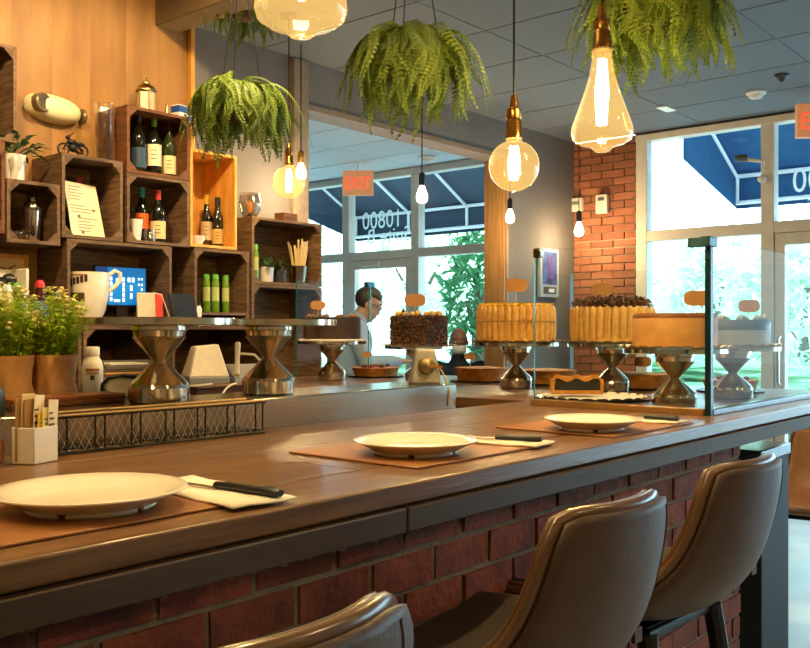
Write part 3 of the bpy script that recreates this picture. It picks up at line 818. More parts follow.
juice('slim green drink bottle, right of the three in the crate', 225.5, 4.02, 1.415)
juice('slim green drink bottle standing alone beside the plants', 255, 3.96, 1.592)

# ---- other things on the crates
def cup_tapered(label, u, Y, z, h, r0, r1, mat, name='cup', cat='cup'):
    p = onY(u, 300, Y); p.z = z
    return tag(MB().lathe([(0,0),(r0,0),(r0*1.02,0.003),(r1,h),(r1*.92,h),(r0*.9,0.006),(0,0.006)], 20).build(name, mat, None, p, smooth=50), label, cat)
cup_tapered('white tapered paper cup beside the teal-capped bottle', 136, 3.975, 1.763, 0.105, 0.022, 0.034, M_white, 'paper_cup')
p = onY(150, 240, 3.96); p.z = 1.763
t = thing('glass_mug', 'clear glass mug beside the red-capped bottle', 'mug', p)
MB().lathe([(0,0),(0.028,0),(0.03,0.06),(0.027,0.06),(0.026,0.006),(0,0.006)], 18).build('body', M_clear, t, smooth=50)
MB().tube([(-.028,-.01,.05),(-.05,-.02,.045),(-.05,-.02,.02),(-.028,-.01,.012)], 0.004, 6).build('handle', M_clear, t)
p = onY(197, 240, 3.97); p.z = 1.769
tag(MB().lathe([(0,0),(0.025,0),(0.042,0.03),(0.045,0.045),(0.041,0.045),(0.024,0.008),(0,0.008)], 20).build('bowl', M_white, None, p, smooth=50), 'small white bowl in the pine crate', 'bowl')
# cocktail shaker and scoop
p = onY(32, 240, 4.0); p.z = 1.722
t = thing('cocktail_shaker', 'steel cocktail shaker with domed lid in the small crate', 'shaker', p)
MB().lathe([(0.028,0),(0.030,0.004),(0.041,0.135),(0.042,0.14)], 24).build('cup', M_chrome, t, smooth=50)
MB().lathe([(0.043,0.138),(0.043,0.15),(0.034,0.172),(0.024,0.182)], 24).build('lid', M_chrome, t, smooth=50)
MB().lathe([(0.022,0.182),(0.022,0.20),(0.012,0.212),(0,0.213)], 20).build('cap', M_chrome, t, smooth=50)
p = onY(17, 238, 3.97); p.z = 1.7215
t = thing('ice_scoop', 'clear plastic scoop lying in the small crate', 'scoop', p, R(20))
m = MB(); P = []
for i in range(7):
    a = math.pi * i / 6
    P.append([(-0.05, 0.03*math.cos(a), 0.032 - 0.030*math.sin(a)), (0.04, 0.034*math.cos(a), 0.05 - 0.046*math.sin(a))])
o = m.grid(P).build('bowl', M_clear, t, smooth=60); o.modifiers.new('thick','SOLIDIFY').thickness = 0.002
MB().tube([(-.05,0,.012),(-.09,0,.03)], 0.008, 8).build('handle', M_clear, t)
# menu card with print
p = onY(88, 236, 4.0); p.z = 1.7625
t = thing('menu_card', 'cream printed menu card leaning in the dark crate', 'menu', (p.x, 3.985, p.z), R(8))
Mx = Matrix.Rotation(R(-12), 4, 'X')
MB().add([(-.098,0,0),(.092,0,0),(.078,0,.262),(-.105,0,.268)] + [(-.098,.006,0),(.092,.006,0),(.078,.006,.262),(-.105,.006,.268)],
   [(0,1,2,3),(7,6,5,4),(0,4,5,1),(1,5,6,2),(2,6,7,3),(3,7,4,0)], 0, Mx).build('card', colmat('#efe2c2', 0.6), t, smooth=0)
pr = MB(); rnd = random.Random(4)
for i in range(15):
    if i in (5, 9): continue
    z = 0.245 - i*0.0155; x0 = -0.085 + (0.03 if i > 9 else 0); w_ = rnd.uniform(0.05, 0.13)
    pr.box((x0 + w_/2, -0.001, z), (w_, 0.0008, 0.0028), 0)
for x, z in ((0.045, 0.135), (-0.045, 0.10), (-0.035, 0.02)): pr.box((x, -0.001, z), (0.014, 0.0008, 0.012))
pr.v = [tuple(Mx @ Vector(q)) for q in pr.v]
pr.build('print', colmat('#7d6a50', 0.8), t, smooth=0)['kind'] = 'stuff'
# motorcycle model
p = onY(73, 150, 3.98); p.z = 2.1345
t = thing('motorcycle_model', 'small dark metal motorcycle model on top of a crate', 'model', p, R(-8))
for x in (-0.045, 0.045):
    w_ = MB().tube([(x + 0.026*math.cos(2*math.pi*k/18), 0, 0.029 + 0.026*math.sin(2*math.pi*k/18)) for k in range(18)], 0.0045, 6, closed=True)
    for k in range(6): w_.tube([(x,0,0.029),(x+0.024*math.cos(k*1.047),0,0.029+0.024*math.sin(k*1.047))],0.0012,4)
    w_.build('wheel', M_wire, t)
m = MB().tube([(-.045,0,.029),(-.02,0,.075),(-.014,0,.095)],0.004,6).tube([(-.03,0,.06),(.02,0,.055),(.045,0,.029)],0.006,6)
m.sph((0.0,0,.04),(.022,.014,.02)).tube([(.0,.012,.025),(.055,.014,.022)],0.004,6)
m.build('frame', M_wire, t, smooth=60)
MB().sph((-.006,0,.066),(.024,.012,.014)).build('tank', M_wire, t, smooth=60)
MB().sph((.032,0,.062),(.026,.011,.008)).build('saddle', M_blkpl, t, smooth=60)
MB().tube([(-.008,-.03,.105),(-.016,-.012,.096),(-.016,.012,.096),(-.008,.03,.105)],0.0026,6).sph((-.026,0,.086),.009).build('handlebar', M_wire, t, smooth=60)
# tall glass vase
p = onY(105, 157, 4.02); p.z = 2.1345
tag(MB().lathe([(0.0,0),(0.048,0),(0.049,0.006),(0.046,0.09),(0.047,0.235),(0.053,0.245),(0.050,0.26),(0.054,0.285),(0.050,0.285),(0.043,0.24),(0.042,0.01),(0,0.01)], 24).build('glass_vase', M_clear, None, p, smooth=50), 'tall clear glass jar standing on a crate', 'jar')
# lantern
p = onY(146, 105, 4.03); p.z = 2.4175
t = thing('lantern', 'small gold and glass lantern on the topmost crate', 'lantern', p, R(15))
M_gold = pm('pale_gold', '#c2a566', 0.3, 1.0, var=0.1)
MB().lathe([(0.05,0),(0.052,0.008),(0.045,0.014)], 6).build('base', M_gold, t)
for k in range(6):
    a = k*math.pi/3
    MB().tube([(0.044*math.cos(a),0.044*math.sin(a),.012),(0.044*math.cos(a),0.044*math.sin(a),.115)],0.0045,6).build('corner_post', M_gold, t)
for k in range(6):
    a = (k+.5)*math.pi/3
    MB().box((0.037*math.cos(a),0.037*math.sin(a),.064),(0.002,0.038,0.098),0,a).build('pane', pm('lantern_pane','#d8cdb0',0.25) if k == 0 else MATS['lantern_pane'], t)
MB().lathe([(0.053,0.113),(0.053,0.122),(0.036,0.142),(0.020,0.152),(0.020,0.16),(0.0,0.168)], 12).build('roof', M_gold, t)
MB().tube([(0.017*math.cos(2*math.pi*k/14),0,0.180+0.017*math.sin(2*math.pi*k/14)) for k in range(14)],0.0035,6,closed=True).build('ring', M_gold, t)
p = onY(167, 108, 4.05); p.z = 2.4175
tag(MB().lathe([(0,0),(0.012,0),(0.010,0.01),(0.009,0.05),(0.004,0.085),(0.0,0.09)], 8).build('candle_holder', M_gold, None, p), 'slim gold candle holder beside the lantern', 'holder')
p = onY(182, 115, 4.05); p.z = 2.4175
t = thing('product_box', 'small white box with a blue band beside the fern', 'box', p, R(10))
MB().bx(-.05,.05,-.03,.03,0,.085).build('carton', M_white, t, bevel=0.002)
MB().bx(-.0505,.0505,-.0305,.0305,.045,.08).build('band', colmat('#2b4f9a'), t)
MB().bx(-.04,-.005,-.031,-.03,.012,.022).bx(.005,.035,-.031,-.03,.012,.03).build('print', colmat('#2b4f9a'), t)
# emergency light on the oak wall
p = onY(52, 110, YW - 0.002)
t = thing('emergency_light', 'oval cream emergency light with a round lamp on the oak wall', 'lamp', p)
Ms = Matrix.Rotation(R(4), 4, 'Y')
m = MB().sph((0,0,0), (1,1,1), 32, 16)
def _se(v, e): return math.copysign(abs(v)**e, v)
m.v = [tuple(Ms @ Vector((0.145*_se(x,.72)*(1 if x < 0 else .95), min(0.085*_se(y,.8), -0.001), 0.066*_se(z,.78)*(1 - .16*max(0,x))))) for x, y, z in m.v]
m.build('housing', colmat('#e9dcae', 0.4), t, smooth=60)
Mh = Matrix.Translation((-0.088, -0.068, 0.010)) @ Matrix.Rotation(R(90), 4, 'X') @ Matrix.Rotation(R(14), 4, 'Y')
lm = MB().lathe([(0.046,-0.02),(0.046,0.012),(0.041,0.018),(0.036,0.014)], 24, M=Mh).build('lamp_ring', pm('grey_ring', '#8f8265', 0.3, 0.6), t)
MB().lathe([(0.0,0.004),(0.020,0.008),(0.038,0.014)], 24, M=Mh).build('reflector', pm('lamp_lens','#b9a98c',0.15,0.3), lm)
Mh2 = Matrix.Translation((0.142, -0.02, -0.010)) @ Matrix.Rotation(R(90), 4, 'Y')
MB().lathe([(0.036,-0.004),(0.040,0.006),(0.036,0.014),(0.0,0.014)], 20, M=Mh2).build('lamp_ring', pm('grey_ring2', '#8f8265', 0.3, 0.6), t)
# leafy pots
def leaf_at(m, p0, dirv, L, W, droop=0.3):
    d = Vector(dirv).normalized(); sd = d.cross(Vector((0,0,1)));
    if sd.length < 1e-3: sd = Vector((1,0,0))
    sd.normalize(); p0 = Vector(p0); q = p0 + d*L*0.5; e = p0 + d*L - Vector((0,0,L*droop))
    m.add([p0, q - sd*W, e, q + sd*W, q + Vector((0,0,-W*.3))], [(0,1,4),(1,2,4),(2,3,4),(3,0,4)])
def potted(label, u, Y, z, h, r, potmat, n, L, W, mat, seed, spread=1.0, name='potted_plant'):
    rnd = random.Random(seed); p = onY(u, 300, Y); p.z = z
    t = thing(name, label, 'plant', p)
    MB().lathe([(0,0),(r*.85,0),(r*.88,.004),(r,h),(r*.9,h),(r*.88,h*.9),(0,h*.9)], 20).build('pot', potmat, t, smooth=50)
    m = MB()
    for i in range(n):
        a = rnd.uniform(0, 6.28); el = rnd.uniform(0.2, 1.2)
        d = (math.cos(a)*math.cos(el)*spread, math.sin(a)*math.cos(el)*spread, math.sin(el))
        s0 = Vector((0,0,h*.9)); s1 = s0 + Vector(d)*L*rnd.uniform(.1,.6)
        leaf_at(m, s1, d, L*rnd.uniform(.6,1.1), W*rnd.uniform(.7,1.2), 0.35)
    m.build('leaves', mat, t, smooth=0)
    return t
potted('small white pot with trailing green leaves at the left crate', 14, 3.98, 1.9835, 0.115, 0.05, M_white, 46, 0.12, 0.016, M_leafd, 21, 1.3)
potted('white pot with pale broad leaves beside the drink bottle', 266.5, 3.98, 1.592, 0.085, 0.042, M_white, 34, 0.075, 0.022, M_leafd, 22)
potted('dark grey pot with fine leaves beside the straw bucket', 280, 3.99, 1.592, 0.075, 0.038, colmat('#35353a', .5), 60, 0.07, 0.010, M_leafd, 23)
# bucket of straws: every straw a thing
p = onY(299, 283, 3.99); p.z = 1.592
bk = tag(MB().lathe([(0,0),(0.038,0),(0.039,0.003),(0.052,0.10),(0.054,0.104),(0.050,0.104),(0.037,0.006),(0,0.006)], 24).build('metal_bucket', M_steel, None, p, smooth=50), 'small metal bucket full of wrapped straws', 'bucket')
sm = MB().tube([(0,0,0),(0,0,0.21)], 0.0046, 6).mesh('straw', colmat('#ecd9ae', .8)); rnd = random.Random(5)
for k in range(30):
    a = rnd.uniform(0, 6.28); q = 0.026*math.sqrt(rnd.random()); tl = rnd.uniform(0.02, 0.24)
    o = link('straw', sm, None, (p.x + q*math.cos(a), p.y + q*math.sin(a), p.z + 0.012 + rnd.uniform(0, .02)), (0, tl*0.9, a), (1,1,rnd.uniform(.9,1.15)))
    tag(o, 'paper-wrapped straw standing in the metal bucket', 'straw', 'paper-wrapped straws in the metal bucket')
# smoked jar lamp and small box on the straw crate
p = onY(250, 215, 4.0); p.z = 1.949
t = thing('glass_candle_lamp', 'smoked glass jar lamp with amber core on a crate', 'lamp', p)
MB().lathe([(0.0,0),(0.040,0),(0.062,0.05),(0.066,0.09),(0.058,0.135),(0.055,0.135),(0.062,0.09),(0.058,0.05),(0.037,0.006),(0,0.006)], 20).build('jar', M_smoke, t, smooth=60)
MB().lathe([(0.016,0.008),(0.016,0.02),(0.007,0.03)], 12).build('holder', M_black, t)
MB().lathe([(0.007,0.03),(0.013,0.055),(0.012,0.085),(0.0,0.10)], 12).build('amber_bulb', pm('amber_glass','#c88a3a',0.2,emit=0.6,ecol='#ff9a30'), t, smooth=60)
p = onY(286, 216, 4.0); p.z = 1.949
tag(MB().bx(-.055,.055,-.04,.04,0,.05).build('wooden_box', M_crater, None, p, bevel=0.003), 'little brown wooden box under the globe bulb', 'box')
# small wooden rail inside the straw crate
p = onY(309, 232, 4.16)
tag(MB().bx(-.07,.07,-.012,.012,-.014,.014).build('wooden_block', M_pine, None, (p.x - 0.01, 4.17, 1.905), bevel=0.002), 'pale wooden block at the back of the straw crate', 'block')
# giant cup
p = onY(88, 318, 3.99); p.z = 1.357
t = thing('giant_cup', 'giant cream coffee cup with dark emblem in the wide crate', 'cup', p)
t.scale = (1.06,1.06,1.1)
MB().lathe([(0,0),(0.052,0),(0.055,0.008),(0.075,0.05),(0.090,0.12),(0.0935,0.20),(0.095,0.215),(0.090,0.215),(0.086,0.12),(0.06,0.03),(0,0.02)], 32).build('cup_body', colmat('#f2e8cf', .18), t, smooth=60)
MB().tube([(0.085,-0.03,0.205),(0.108,-0.045,0.226),(0.132,-0.05,0.215),(0.132,-0.05,0.185),(0.112,-0.045,0.16),(0.086,-0.03,0.135)], 0.010, 10).build('handle', colmat('#f2e8cf', .18), t, smooth=60)
def wrap(m, a0, a1, z0, z1, rf, seg=6):
    for i in range(seg):
        A = R(a0 + (a1-a0)*i/seg); B = R(a0 + (a1-a0)*(i+1)/seg)
        m.add([(rf(z0)*math.cos(A), rf(z0)*math.sin(A), z0),(rf(z0)*math.cos(B), rf(z0)*math.sin(B), z0),(rf(z1)*math.cos(B), rf(z1)*math.sin(B), z1),(rf(z1)*math.cos(A), rf(z1)*math.sin(A), z1)],[(0,1,2,3)])
rf = lambda z: (0.090 + 0.0035*(z-0.12)/0.08 if z > .12 else 0.075 + 0.015*(z-.05)/.07) + 0.0012
m = MB()
for i, (a, b) in enumerate(((-175,-166),(-163,-155),(-152,-144),(-141,-133),(-130,-122))): wrap(m, a, b, 0.155 + 0.004*i, 0.185 + 0.004*i, rf, 3)
m.build('emblem', colmat('#3c1d14', .5), t, smooth=0)
m = MB(); wrap(m, -172, -122, 0.198, 0.203, rf, 8); m.build('red_stroke', colmat('#a8432c', .5), t, smooth=0)
m = MB(); wrap(m, -172, -130, 0.088, 0.125, rf, 8); m.build('dark_patch', colmat('#5d4a26', .6), t, smooth=0)
# order screen
p0 = onY(97, 268, 4.06); p1 = onY(148, 300, 4.02)
t = thing('order_screen', 'black monitor showing a blue order screen with white squares', 'monitor', (2.585, 4.06, 1.357), R(-4))
t.scale = (1.05, 1, 1.16)
MB().bx(-.135,.135,-.012,.012,.068,.242).build('housing', M_blkpl, t, bevel=0.003)
sc_ = MB().bx(-.128,.128,-.0135,-.0125,.076,.236).build('screen', pm('blue_screen', '#0f6fb8', 0.3, emit=0.45, ecol='#0878c8', var=0.03), t)
MB().bx(-.128,-.07,-.0142,-.0137,.076,.236).build('side_menu', pm('navy_screen', '#0b3f80', 0.3, emit=0.3, ecol='#0a4a94', var=0.03), sc_)
M_sq = pm('white_screen', '#dff2ff', 0.3, emit=0.7, ecol='#d8f0ff', var=0.02)
i0 = []
for r_ in range(5): i0 += [(-0.052, 0.10 + .022*r_, .012, .017), (0.012, 0.098 + .022*r_, .012, .017)]
i0 += [(-0.022,.176,.012,.03),(-0.022,.094,.032,.011),(0.040,.185,.014,.02),(0.062,.185,.014,.02),(0.052,.15,.012,.024),(0.052,.115,.012,.024),(.092,.19,.009,.01),(.108,.19,.009,.01),(.092,.165,.009,.01),(.108,.165,.009,.01),(.108,.145,.009,.01)]
for x, z, a, b in i0: MB().bx(x-a/2, x+a/2, -.0145, -.014, z-b/2, z+b/2).build('square', M_sq, sc_)
MB().bx(-.02,.02,-.005,.012,.01,.07).build('neck', M_blkpl, t)
MB().bx(-.075,.075,-.06,.06,.0,.010).build('foot', M_blkpl, t, bevel=0.004)
# white tablet with a red edge, black folder with gold marks
t = thing('card_packet', 'white packet with a bright red end panel by the screen', 'packet', (2.705, 3.96, 1.357), R(-25))
Mp = Matrix.Rotation(R(-12), 4, 'X')
MB().box((-.03,0,.075),(.09,.03,.15),0,0,Mp).build('white_panel', colmat('#cfc4ae', .5), t, bevel=0.003)
MB().box((.033,-.004,.072),(.036,.032,.145),0,0,Mp).build('red_panel', colmat('#e2381c', .5), t, bevel=0.003)
MB().tube([(0.0,-.03,.15),(.04,-.035,.14),(.06,-.04,.08),(.085,-.045,0.004)],0.0028,6).build('cable', M_white, t)
t = thing('menu_folder', 'black folder with small gold marks propped beside the crates', 'folder', (2.795, 3.80, 1.3395), R(6))
MB().bx(-.0825,.0825,-.007,.007,0,.165).build('cover', M_blkpl, t, None, (R(-14),0,0), bevel=0.002)
MB().bx(.0,.055,-.0085,-.0075,.050,.056).bx(-.012,.04,-.0085,-.0075,.036,.041).bx(-.07,-.063,-.0085,-.0075,.06,.09).build('gold_mark', M_brass, t, None, (R(-14),0,0))
for k in range(3):
    MB().box((.098+.012*k,.02+.006*k,.05),(.05,.002,.10),0,R(20+8*k),Matrix.Rotation(R(16+6*k),4,'Y')).build('paper_sheet', M_paper, t)
p = onY(187, 288, 4.0)
tag(MB().add([(-.055,0,0),(.055,0,0),(0,.03,.15),(0,.05,0)],[(0,1,2),(1,3,2),(3,0,2),(0,3,1)]).build('folded_napkin', colmat('#c9a77a', .8), None, (p.x, 4.03, 1.339), smooth=0), 'tan napkin folded to a point behind the black folder', 'napkin')

# ================================================================ CAKE STANDS, CASE GLASS, CAKES
def cake_stand(label, loc, h=0.2, rp=0.1825, group='steel cake stands'):
    t = thing('cake_stand', label, 'cake stand', loc, 0, group); k = h / 0.2
    MB().lathe([(0.0,0.0),(0.066,0),(0.0705,0.004),(0.071,0.036*k),(0.0685,0.044*k),(0.062,0.052*k),(0.019,0.0945*k),(0.0165,0.099*k)], 40).build('base', M_chrome, t, smooth=17)
    MB().lathe([(0.0165,0.099*k),(0.0185,0.1025*k),(0.036,0.124*k),(0.060,0.150*k),(0.0635,0.154*k),(0.060,0.157*k)], 40).build('upper_cone', M_chrome, t, smooth=50)
    MB().lathe([(0.060,0.157*k),(0.0615,0.170*k),(0.0655,0.172*k),(0.0655,0.180*k),(0.061,0.184*k)], 40).build('collar', M_chrome, t, smooth=30)
    MB().lathe([(0.0,0.183*k),(rp-0.004,0.183*k),(rp,0.1845*k),(rp,0.1985*k),(rp-0.0025,0.2*k),(rp-0.006,0.196*k),(0,0.195*k)], 64).build('plate', M_chrome, t, smooth=40)
    return t
cake_stand('empty steel cake stand behind the wire basket, left of the two', (1.285, 1.852, 1.1485))
cake_stand('empty steel cake stand at the end of the wire basket, right of the two', (1.650, 1.880, 1.1485))

M_doily = pm('paper_doily', '#e6d9bd', 0.8, var=0.05)
def doily(label, x, y, z, r):
    n = 96
    poly = []
    for k in range(n):
        a = 2*math.pi*k/n
        rr = r * (1 + 0.035*abs(math.sin(a*12)))
        poly.append((rr*math.cos(a), rr*math.sin(a)))
    m = MB(); vs = [(0,0,0.001)] + [(p[0]*.9, p[1]*.9, 0.001) for p in poly] + [(p[0], p[1], 0.010 if i % 4 else 0.004) for i, p in enumerate(poly)]
    fs = []
    for k in range(n):
        k2 = (k+1) % n; fs.append((0,1+k,1+k2)); fs.append((1+k,1+n+k,1+n+k2,1+k2))
    o = m.add(vs, fs).build('paper_doily', M_doily, None, (x, y, z), smooth=0)
    return tag(o, label, 'doily', 'lace paper doilies')
M_tag = pm('orange_card', '#c28c55', 0.7, var=0.05)
def pumpkin_tag(label, x, y, z, w, stick, rz=0.0, name='pumpkin_tag'):
    """card cut as a pumpkin; w = width of the card, standing on a stick"""
    t = thing(name, label, 'sign', (x, y, z), rz - R(50), 'pumpkin-shaped card signs')
    h = w * 0.62; pts = []
    n = 40
    for k in range(n):
        a = 2*math.pi*k/n
        c_, s_ = math.cos(a), math.sin(a)
        px = math.copysign(abs(c_)**0.8, c_); py = math.copysign(abs(s_)**0.62, s_) * (1 - 0.14*math.exp(-(px/0.16)**2))
        pts.append((w/2*px, h/2*py + stick + h/2*0.86))
    Mv = Matrix(((1,0,0,0),(0,0,1,-0.001),(0,1,0,0),(0,0,0,1)))
    MB().prism(pts, 0, 0.002, 0, Mv).build('card', M_tag, t, smooth=0)
    MB().tube([(0,0.0005,-0.025),(0,0.0005,stick + h*0.3)], 0.0016, 6).build('stick', colmat('#d9c7a0', .6), t)
    return t
YC = Matrix.Identity(4)
# positions on the display counter
ZD = 1.0705
P_dark, P_choc, P_yel, P_ladyd, P_tan, P_grey = (3.27,3.25), (3.60,2.96), (3.335,2.20), (3.425,1.79), (2.853,1.268), (3.34,1.262)
cake_stand('steel cake stand under the dark chocolate cake', (*P_dark, ZD), 0.195, 0.175)
cake_stand('steel cake stand under the hazelnut cake', (*P_choc, ZD), 0.168, 0.175)
cake_stand('steel cake stand under the yellow ladyfinger cake', (*P_yel, ZD), 0.197)
cake_stand('steel cake stand under the ladyfinger cake with chocolate curls', (*P_ladyd, ZD), 0.197)
cake_stand('steel cake stand under the tan cheesecake', (*P_tan, ZD), 0.190, 0.165)
cake_stand('steel cake stand under the grey frosted cake', (*P_grey, ZD), 0.190, 0.165)
doily('lace doily under the hazelnut cake', *P_choc, ZD+0.1685, 0.186)
doily('lace doily under the yellow ladyfinger cake', *P_yel, ZD+0.1975, 0.195)
doily('lace doily under the chocolate curl cake', *P_ladyd, ZD+0.1975, 0.195)
doily('lace doily under the tan cheesecake', *P_tan, ZD+0.1905, 0.176)
doily('lace doily under the grey frosted cake', *P_grey, ZD+0.1905, 0.172)

# hazelnut cake: nut crumbs all round, cream balls on top
M_choc = pm('dark_chocolate', '#3a2214', 0.6, var=0.15, scale=60, bump=0.3)
M_nut  = pm('nut_crumbs', '#8a5a30', 0.8, var=0.2, scale=150, col2='#4a2c16')
M_ball = pm('cream_ball', '#e8c06a', 0.5, var=0.08)
t = thing('hazelnut_cake', 'round brown cake coated in chopped nuts with cream balls', 'cake', (*P_choc, ZD+0.1725))
MB().lathe([(0,0),(0.140,0),(0.141,0.01),(0.141,0.135),(0.136,0.143),(0,0.145)], 40).build('sponge', M_choc, t)
rnd = random.Random(31); m = MB()
for i in range(1500):
    a = rnd.uniform(0, 6.28); s = rnd.uniform(0.0025, 0.0055)
    if rnd.random() < 0.8: c = (0.142*math.cos(a), 0.142*math.sin(a), rnd.uniform(0.003, 0.142))
    else:
        q = rnd.uniform(0.10, 0.141); c = (q*math.cos(a), q*math.sin(a), 0.145)
    m.box(c, (s*2, s*1.4, s*1.8), rnd.randint(0,1), 0, Euler((rnd.uniform(0,3),rnd.uniform(0,3),rnd.uniform(0,3))).to_matrix().to_4x4())
m.build('nut_crumbs', [M_nut, M_choc], t, smooth=0)['kind'] = 'stuff'
for k in range(9):
    a = 2*math.pi*k/9 + 0.3
    MB().sph((0.105*math.cos(a), 0.105*math.sin(a), 0.158), (0.017,0.017,0.016)).build('cream_ball', M_ball, t, smooth=60)
MB().add([(-.112,.03,.146),(-.135,-.01,.19),(-.095,.0,.15),(-.10,.02,.15)],[(0,1,2),(0,2,3),(1,3,2),(0,3,1)]).build('chocolate_shard', M_choc, t, smooth=0)

M_lady = pm('ladyfinger', '#ecc074', 0.75, var=0.10, scale=40, bump=0.3, bscale=160, col2='#dca752', rand=0.05)
def lady_cake(label, pos, z, r, h, topmat, n=34, name='ladyfinger_cake'):
    t = thing(name, label, 'cake', (*pos, z))
    MB().lathe([(0,0),(r-0.012,0),(r-0.012,h*0.93),(r-0.03,h*0.97),(0,h*0.98)], 40).build('filling', M_ball, t)
    w = 2*math.pi*r/n*0.485
    me = MB().sph((0,0,h/2), (0.012, w, h/2*1.01), 10, 10)
    me.v = [(x*(1.0), y*min(1.0, 1.0), (h/2 + math.copysign(abs((zz-h/2)/(h/2))**0.55, zz-h/2)*h/2)) for x,y,zz in me.v]
    # square the finger up so that it keeps its width along most of its length
    nv = []
    for x, y, zz in me.v:
        q = max(1e-4, 1 - abs((zz-h/2)/(h/2))**10)
        nv.append((x, y, zz))
    me.v = nv
    fm = me.mesh('ladyfinger', M_lady, 60)
    for k in range(n):
        a = 2*math.pi*k/n
        link('ladyfinger', fm, t, ((r-0.010)*math.cos(a), (r-0.010)*math.sin(a), random.uniform(-.001,.002)), (0,0,a))
    return t
M_lemon = pm('yellow_glaze', '#f0bf20', 0.35, var=0.12, scale=30, bump=0.3)
c = lady_cake('yellow ladyfinger cake tied with a ribbon', P_yel, ZD+0.2015, 0.170, 0.152, M_lemon)
rnd = random.Random(8); m = MB()
m.lathe([(0.150,0.146),(0.154,0.152),(0.146,0.158),(0,0.160)], 40)
m.build('glaze', M_lemon, c)
m = MB()
for k in range(90):
    a = rnd.uniform(0,6.28); q = rnd.uniform(0.10,0.155)
    m.box((q*math.cos(a), q*math.sin(a), 0.158), (0.02,0.006,0.008), 0, a + rnd.uniform(-.6,.6))
m.build('lemon_shavings', M_lemon, c, smooth=0)['kind'] = 'stuff'
rb = [(0.1725*math.cos(2*math.pi*k/60), 0.1725*math.sin(2*math.pi*k/60), 0.085) for k in range(60)]
o = MB().tube(rb, 0.0022, 6, closed=True).build('ribbon', colmat('#b98a3e', .4), c)
am = R(-128)
bp = Vector((0.174*math.cos(am), 0.174*math.sin(am), 0.085)); sd = Vector((-math.sin(am), math.cos(am), 0))
b_ = MB()
for s in (-1, 1):
    b_.tube([bp, bp + sd*s*0.022 + Vector((0,0,.012)), bp + sd*s*0.03, bp + sd*s*0.02 - Vector((0,0,.010)), bp], 0.0024, 6)
    b_.tube([bp, bp + sd*s*0.012 - Vector((0,0,.02)), bp + sd*s*0.022 - Vector((0,0,.035))], 0.002, 6)
b_.build('bow', colmat('#b98a3e', .4), c)
c = lady_cake('ladyfinger cake heaped with dark chocolate curls', P_ladyd, ZD+0.2015, 0.172, 0.142, M_choc)
m = MB()
for k in range(300):
    a = rnd.uniform(0,6.28); q = 0.15*math.sqrt(rnd.random()); L = rnd.uniform(0.012,0.028)
    E = Euler((rnd.uniform(-.6,.6),rnd.uniform(-.9,.9),rnd.uniform(0,6.28))).to_matrix()
    c0 = Vector((q*math.cos(a), q*math.sin(a), 0.148 + 0.018*(1-(q/.155)**2) + rnd.uniform(0,.012)))
    m.tube([c0 - E@Vector((L,0,0)), c0 + E@Vector((0,0,.003)), c0 + E@Vector((L,0,0))], 0.0035, 5, rnd.randint(0,1))
m.build('chocolate_curls', [M_choc, pm('milk_chocolate','#7a5236',0.6)], c, smooth=0)['kind'] = 'stuff'
# tan cheesecake
M_tan = pm('cheesecake', '#cb9153', 0.6, var=0.1, scale=14, bump=0.15, col2='#b4793a')
t = thing('cheesecake', 'plain tan cheesecake with a browned top edge', 'cake', (*P_tan, ZD+0.1945))
MB().lathe([(0,0),(0.132,0),(0.134,0.004),(0.133,0.101),(0.128,0.107),(0.118,0.105),(0,0.103)], 48).build('cake_body', M_tan, t, smooth=40)
MB().lathe([(0.1338,0.093),(0.1338,0.1015),(0.1285,0.1085),(0.120,0.1065)], 48).build('browned_edge', colmat('#8a4e22', .6), t, smooth=40)
MB().box((0.085,-0.055,0.1095),(0.045,0.028,0.006),0,R(-40)).build('cream_strip', M_white, t, bevel=0.002)
# grey frosted cake
M_frost = pm('pale_frosting', '#8d97a8', 0.5, var=0.05, bump=0.15)
t = thing('frosted_cake', 'grey frosted cake with rosettes behind the corner glass', 'cake', (*P_grey, ZD+0.1945))
MB().lathe([(0,0),(0.128,0),(0.130,0.004),(0.129,0.082),(0.123,0.09),(0,0.09)], 48).build('cake_body', M_frost, t, smooth=40)
MB().lathe([(0.1305,0.055),(0.1310,0.058),(0.1300,0.083),(0.124,0.0915),(0,0.0915)], 48).build('icing', pm('dark_icing','#4d5768',0.4), t, smooth=40)
for k in range(10):
    a = 2*math.pi*k/10
    MB().lathe([(0.017,0),(0.018,0.006),(0.012,0.013),(0.0,0.02)], 10, (0.108*math.cos(a),0.108*math.sin(a),0.0915), wob=lambda A,z: 1+0.14*math.cos(5*A)).build('rosette', M_frost, t, smooth=50)
# dark chocolate cake with a slice gone, on a white board
t = thing('chocolate_cake', 'dark chocolate cake on a white board at the far case end', 'cake', (*P_dark, ZD+0.1955))
MB().lathe([(0,0),(0.168,0),(0.170,0.002),(0.170,0.007),(0.168,0.009),(0,0.009)], 48).build('cake_board', M_white, t)
poly = [(0,0)] + [(0.143*math.cos(R(a)), 0.143*math.sin(R(a))) for a in range(-160, 165, 8)]
MB().prism(poly, 0.009, 0.118).build('cake_body', M_choc, t, bevel=0.004)
for k in range(9):
    a = R(-150 + k*36)
    MB().lathe([(0.015,0),(0.016,0.006),(0.009,0.012),(0.0,0.017)], 8, (0.115*math.cos(a),0.115*math.sin(a),0.118)).build('cream_rosette', colmat('#8a5a38', .6), t, smooth=50)
